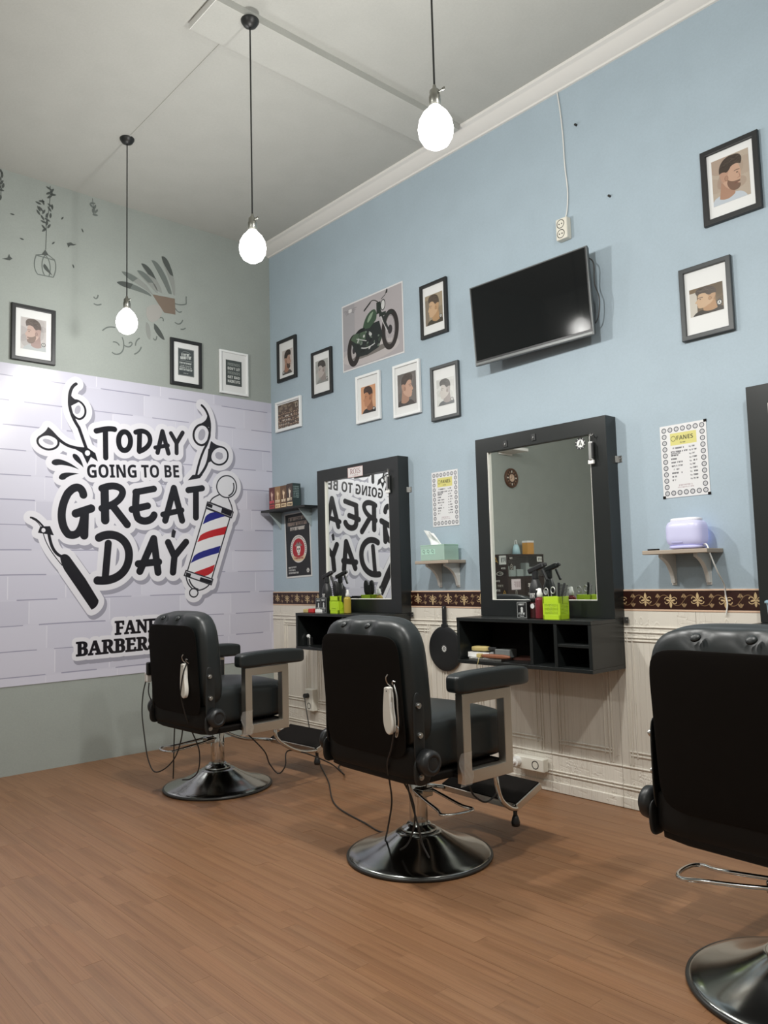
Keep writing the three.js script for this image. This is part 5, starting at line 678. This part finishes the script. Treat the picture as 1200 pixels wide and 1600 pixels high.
{
  const t = thing('hair_clipper', 'white clipper hung on the farthest chair\'s left side, cord looping down', 'hair clipper', [0, 0, 0], 0, 'white clippers hung on chair sides');
  const b = at1(-0.292, 0.6, 0.262); add('body', [rbox(0.03, 0.05, 0.03, 0.006, b.x, b.y, b.z)], M.white2, t); add('holder', rbox(0.022, 0.07, 0.05, 0.008, b.x + 0.012, b.y + 0.045, b.z - 0.01), M.plasticBlack, t);
  add('cord', tube([at1(-0.298, 0.585, 0.27), at1(-0.31, 0.52, 0.28), at1(-0.315, 0.42, 0.285), at1(-0.3, 0.3, 0.28), at1(-0.275, 0.17, 0.27), at1(-0.235, 0.115, 0.26), at1(-0.16, 0.13, 0.25), at1(-0.07, 0.2, 0.23), at1(-0.02, 0.3, 0.22), at1(0.0, 0.38, 0.22)], 0.0034), M.cord, t);
  add('cord', tube([at1(-0.285, 0.57, 0.26), at1(-0.27, 0.52, 0.27), at1(-0.25, 0.47, 0.262)], 0.0034), M.cord, t);
}
single('loose_cable', tube([at1(-0.12, 0.38, 0.2), at1(-0.13, 0.25, 0.2), at1(-0.135, 0.14, 0.2), at1(-0.14, 0.08, 0.2)], 0.0034), M.cord, 'black cord hanging straight down behind the farthest chair\'s column', 'cord', 'black cords under the chairs');  // loose cords hanging under the chairs, most of them clear of the floor
single('loose_cable', tube([at2(0.13, 0.36, 0.2), at2(0.165, 0.29, 0.18), at2(0.17, 0.22, 0.17), at2(0.15, 0.15, 0.17), at2(0.11, 0.1, 0.165), at2(0.07, 0.075, 0.16)], 0.0034), M.cord, 'black cord falling from the middle chair, looping left of its column', 'cord', 'black cords under the chairs');
single('loose_cable', tube([at2(0.16, 0.36, 0.2), at2(0.165, 0.27, 0.18), at2(0.19, 0.18, 0.17), at2(0.2, 0.13, 0.165), at2(0.23, 0.085, 0.16)], 0.0034), M.cord, 'black cord crossing the first one beside the middle chair\'s column', 'cord', 'black cords under the chairs');
single('loose_cable', tube([at2(0.22, 0.33, -0.03), at2(0.225, 0.3, -0.06), at2(0.23, 0.26, -0.08), at2(0.25, 0.23, -0.12), at2(0.24, 0.25, -0.2), at2(0.2, 0.28, -0.24)], 0.0036), M.cord, 'dark cable looping under the middle chair\'s right arm frame', 'cable', 'dark cables beneath the chairs');
single('loose_cable', tube([at1(0.26, 0.34, 0.02), at1(0.27, 0.29, -0.03), at1(0.26, 0.22, -0.1), at1(0.22, 0.14, -0.16), at1(0.24, 0.09, -0.2), at1(0.27, 0.13, -0.22), at1(0.26, 0.2, -0.24), V(1.5, 0.1, 0.66), V(1.5, 0.02, 0.56), V(1.28, 0.006, 0.42), V(1.25, 0.006, 0.32), V(1.45, 0.006, 0.22)], 0.0036), M.cord, 'dark cable running over the floor beside the farthest chair\'s footrest', 'cable', 'dark cables beneath the chairs');

// ---------------------------------------------------------------- what the mirrors reflect: along the left wall, nearer the camera
{
  const t = thing('display_cabinet', 'dark showcase cabinet covered in stickers, seen in the middle mirror', 'cabinet', [0.022, 0, 2.65]), W = 0.195, L = 0.57, h = 1.29, dark = std(C(0.035, 0.025, 0.022), 0.5);
  add('carcass', [span(0, W, 0, 0.06, 0, L), span(0, W, h - 0.015, h, 0, L), span(0, W, 0.06, h - 0.015, 0, 0.015), span(0, W, 0.06, h - 0.015, L - 0.015, L), span(0, 0.012, 0.06, h - 0.015, 0.015, L - 0.015), span(0.012, W - 0.01, 1.06, 1.075, 0.015, L - 0.015)], dark, t);
  add('door', span(W - 0.012, W, 0.06, 1.06, 0.016, L - 0.016), dark, t);
  add('glass_pane', span(W - 0.005, W - 0.001, 1.075, h - 0.016, 0.016, L - 0.016), new THREE.MeshPhysicalMaterial({ color: 0xffffff, roughness: 0.05, transmission: 1, thickness: 0 }), t);
  add('display_goods', [rbox(0.06, 0.1, 0.12, 0.004, 0.09, 1.126, 0.16), rbox(0.07, 0.13, 0.05, 0.004, 0.09, 1.141, 0.4), rbox(0.06, 0.07, 0.1, 0.004, 0.09, 1.111, 0.29), rbox(0.05, 0.09, 0.09, 0.004, 0.09, 1.121, 0.49)], std(C(0.35, 0.42, 0.4), 0.5), t);
  const r = rng(90), st = (seed, bg, fg, kind) => std(0xffffff, 0.5, 0, { map: tex(96, 64, (g, w, hh) => { g.fillStyle = bg; g.fillRect(0, 0, w, hh); g.fillStyle = g.strokeStyle = fg; g.lineWidth = 6; if (kind === 0) scribble(g, 6, 50, 80, 36, seed, 1); else if (kind === 1) { g.beginPath(); g.arc(48, 32, 24, 0, 7); g.stroke(); scribble(g, 34, 40, 26, 16, seed, 1); } else { g.beginPath(); g.moveTo(48, 6); g.lineTo(80, 58); g.moveTo(48, 6); g.lineTo(16, 58); g.moveTo(28, 40); g.lineTo(68, 40); g.stroke(); } }) });
  const S = [['#2a2220', '#d9d9d2', 0], ['#d3d6d0', '#6b6f6c', 0], ['#241d1b', '#c9a04a', 2], ['#26201e', '#b9b9b0', 1], ['#4a4640', '#99958c', 0], ['#d9cfd2', '#b8a8ac', 0]].map(([a, b, k], i) => st(i + 3, a, b, k));
  for (const [x, y, w, hh, k] of [[0.055, 1.235, 0.07, 0.07, 2], [0.14, 1.235, 0.085, 0.085, 1], [0.135, 1.155, 0.075, 0.03, 0], [0.1, 1.105, 0.15, 0.045, 3], [0.06, 1.035, 0.08, 0.03, 0], [0.09, 0.99, 0.1, 0.03, 4], [0.06, 0.945, 0.08, 0.035, 0], [0.15, 0.925, 0.06, 0.05, 2], [0.15, 0.82, 0.06, 0.03, 0], [0.09, 0.86, 0.1, 0.03, 4]]) add('sticker', box(w, hh, 0.001, x, y, -0.0006).rotateY(0), [dark, dark, dark, dark, dark, S[k]], t);
  for (const [z, y, w, hh, k] of [[0.05, 1.25, 0.06, 0.03, 0], [0.5, 1.24, 0.08, 0.05, 1], [0.06, 1.17, 0.06, 0.06, 3], [0.12, 1.0, 0.14, 0.1, 5], [0.12, 0.92, 0.05, 0.06, 3], [0.12, 0.86, 0.12, 0.04, 4], [0.1, 0.79, 0.06, 0.07, 3], [0.34, 0.98, 0.16, 0.09, 0], [0.45, 0.96, 0.05, 0.05, 3], [0.34, 0.9, 0.16, 0.05, 0]]) add('sticker', box(0.001, hh, w, W + 0.0006, y, z), [S[k], dark, dark, dark, dark, dark], t);
  const m = thing('peaked_carton', 'small pale blue carton with a peaked top on the display cabinet', 'carton', [0.09, 1.29, 2.95]); add('body', lathe([[0, 0], [0.055, 0], [0.04, 0.07], [0.022, 0.1], [0, 0.1]], 4), std(C(0.4, 0.58, 0.62), 0.5), m); add('handle', tube([[-0.015, 0.095, 0], [-0.006, 0.14, 0], [0.006, 0.14, 0], [0.015, 0.095, 0]], 0.003), M.white2, m);
  const o = thing('orange_carton', 'orange and white carton on the display cabinet', 'carton', [0.1, 1.29, 3.13]); add('body', rbox(0.07, 0.13, 0.1, 0.003, 0, 0.065, 0), std(C(0.58, 0.3, 0.08), 0.5), o); add('flap', rbox(0.072, 0.02, 0.102, 0.003, 0, 0.128, 0), M.white2, o);
  const c = thing('wall_clock', 'round dark wall clock with pale centre, seen in the middle mirror', 'clock', [0.0, 2.066, 3.02], Math.PI / 2); add('case', lathe([[0.0, 0.0], [0.098, 0], [0.1, 0.004], [0.098, 0.022], [0.088, 0.026], [0.084, 0.018], [0, 0.018]], 48).rotateX(Math.PI / 2), std(C(0.1, 0.045, 0.025), 0.4), c);
  add('dial', disc(0.083, 0.001, 0, 0, 0.0192, 48), [M.black, std(0xffffff, 0.5, 0, { map: tex(160, 160, (g) => { const q = rng(2); g.fillStyle = '#3a241c'; g.fillRect(0, 0, 160, 160); for (let i = 0; i < 12; i++) { g.save(); g.translate(80, 80); g.rotate(i / 12 * 6.283); g.fillStyle = i % 3 ? '#8a6a50' : '#e6ddd0'; g.fillRect(-6, -72, 12, 20); g.restore(); } g.fillStyle = '#cbb09a'; g.beginPath(); g.arc(80, 80, 38, 0, 7); g.fill(); g.strokeStyle = '#4a2f24'; g.lineWidth = 5; g.beginPath(); g.moveTo(80, 80); g.lineTo(80, 42); g.moveTo(80, 80); g.lineTo(104, 92); g.stroke(); }) }), M.black], c);
  const a = thing('high_shelf', 'short white wall shelf high on the left wall, seen in the mirror', 'shelf', [0.0, 2.33, 2.94], Math.PI / 2); add('board', rbox(0.26, 0.03, 0.2, 0.004, 0, 0, 0.101), M.white2, a); add('cleat', rbox(0.2, 0.02, 0.02, 0.003, 0, -0.025, 0.011), M.bracket, a); 
  const k = single('black_speaker', rbox(0.1, 0.06, 0.08, 0.008, 0, 0, 0), M.plasticBlack, 'small black speaker on the high white shelf', 'speaker'); k.position.set(0.12, 2.376, 2.98);
}

scene.traverse((o) => { if (o.isMesh) { o.castShadow = true; o.receiveShadow = true; } });
renderer.render(scene, camera);
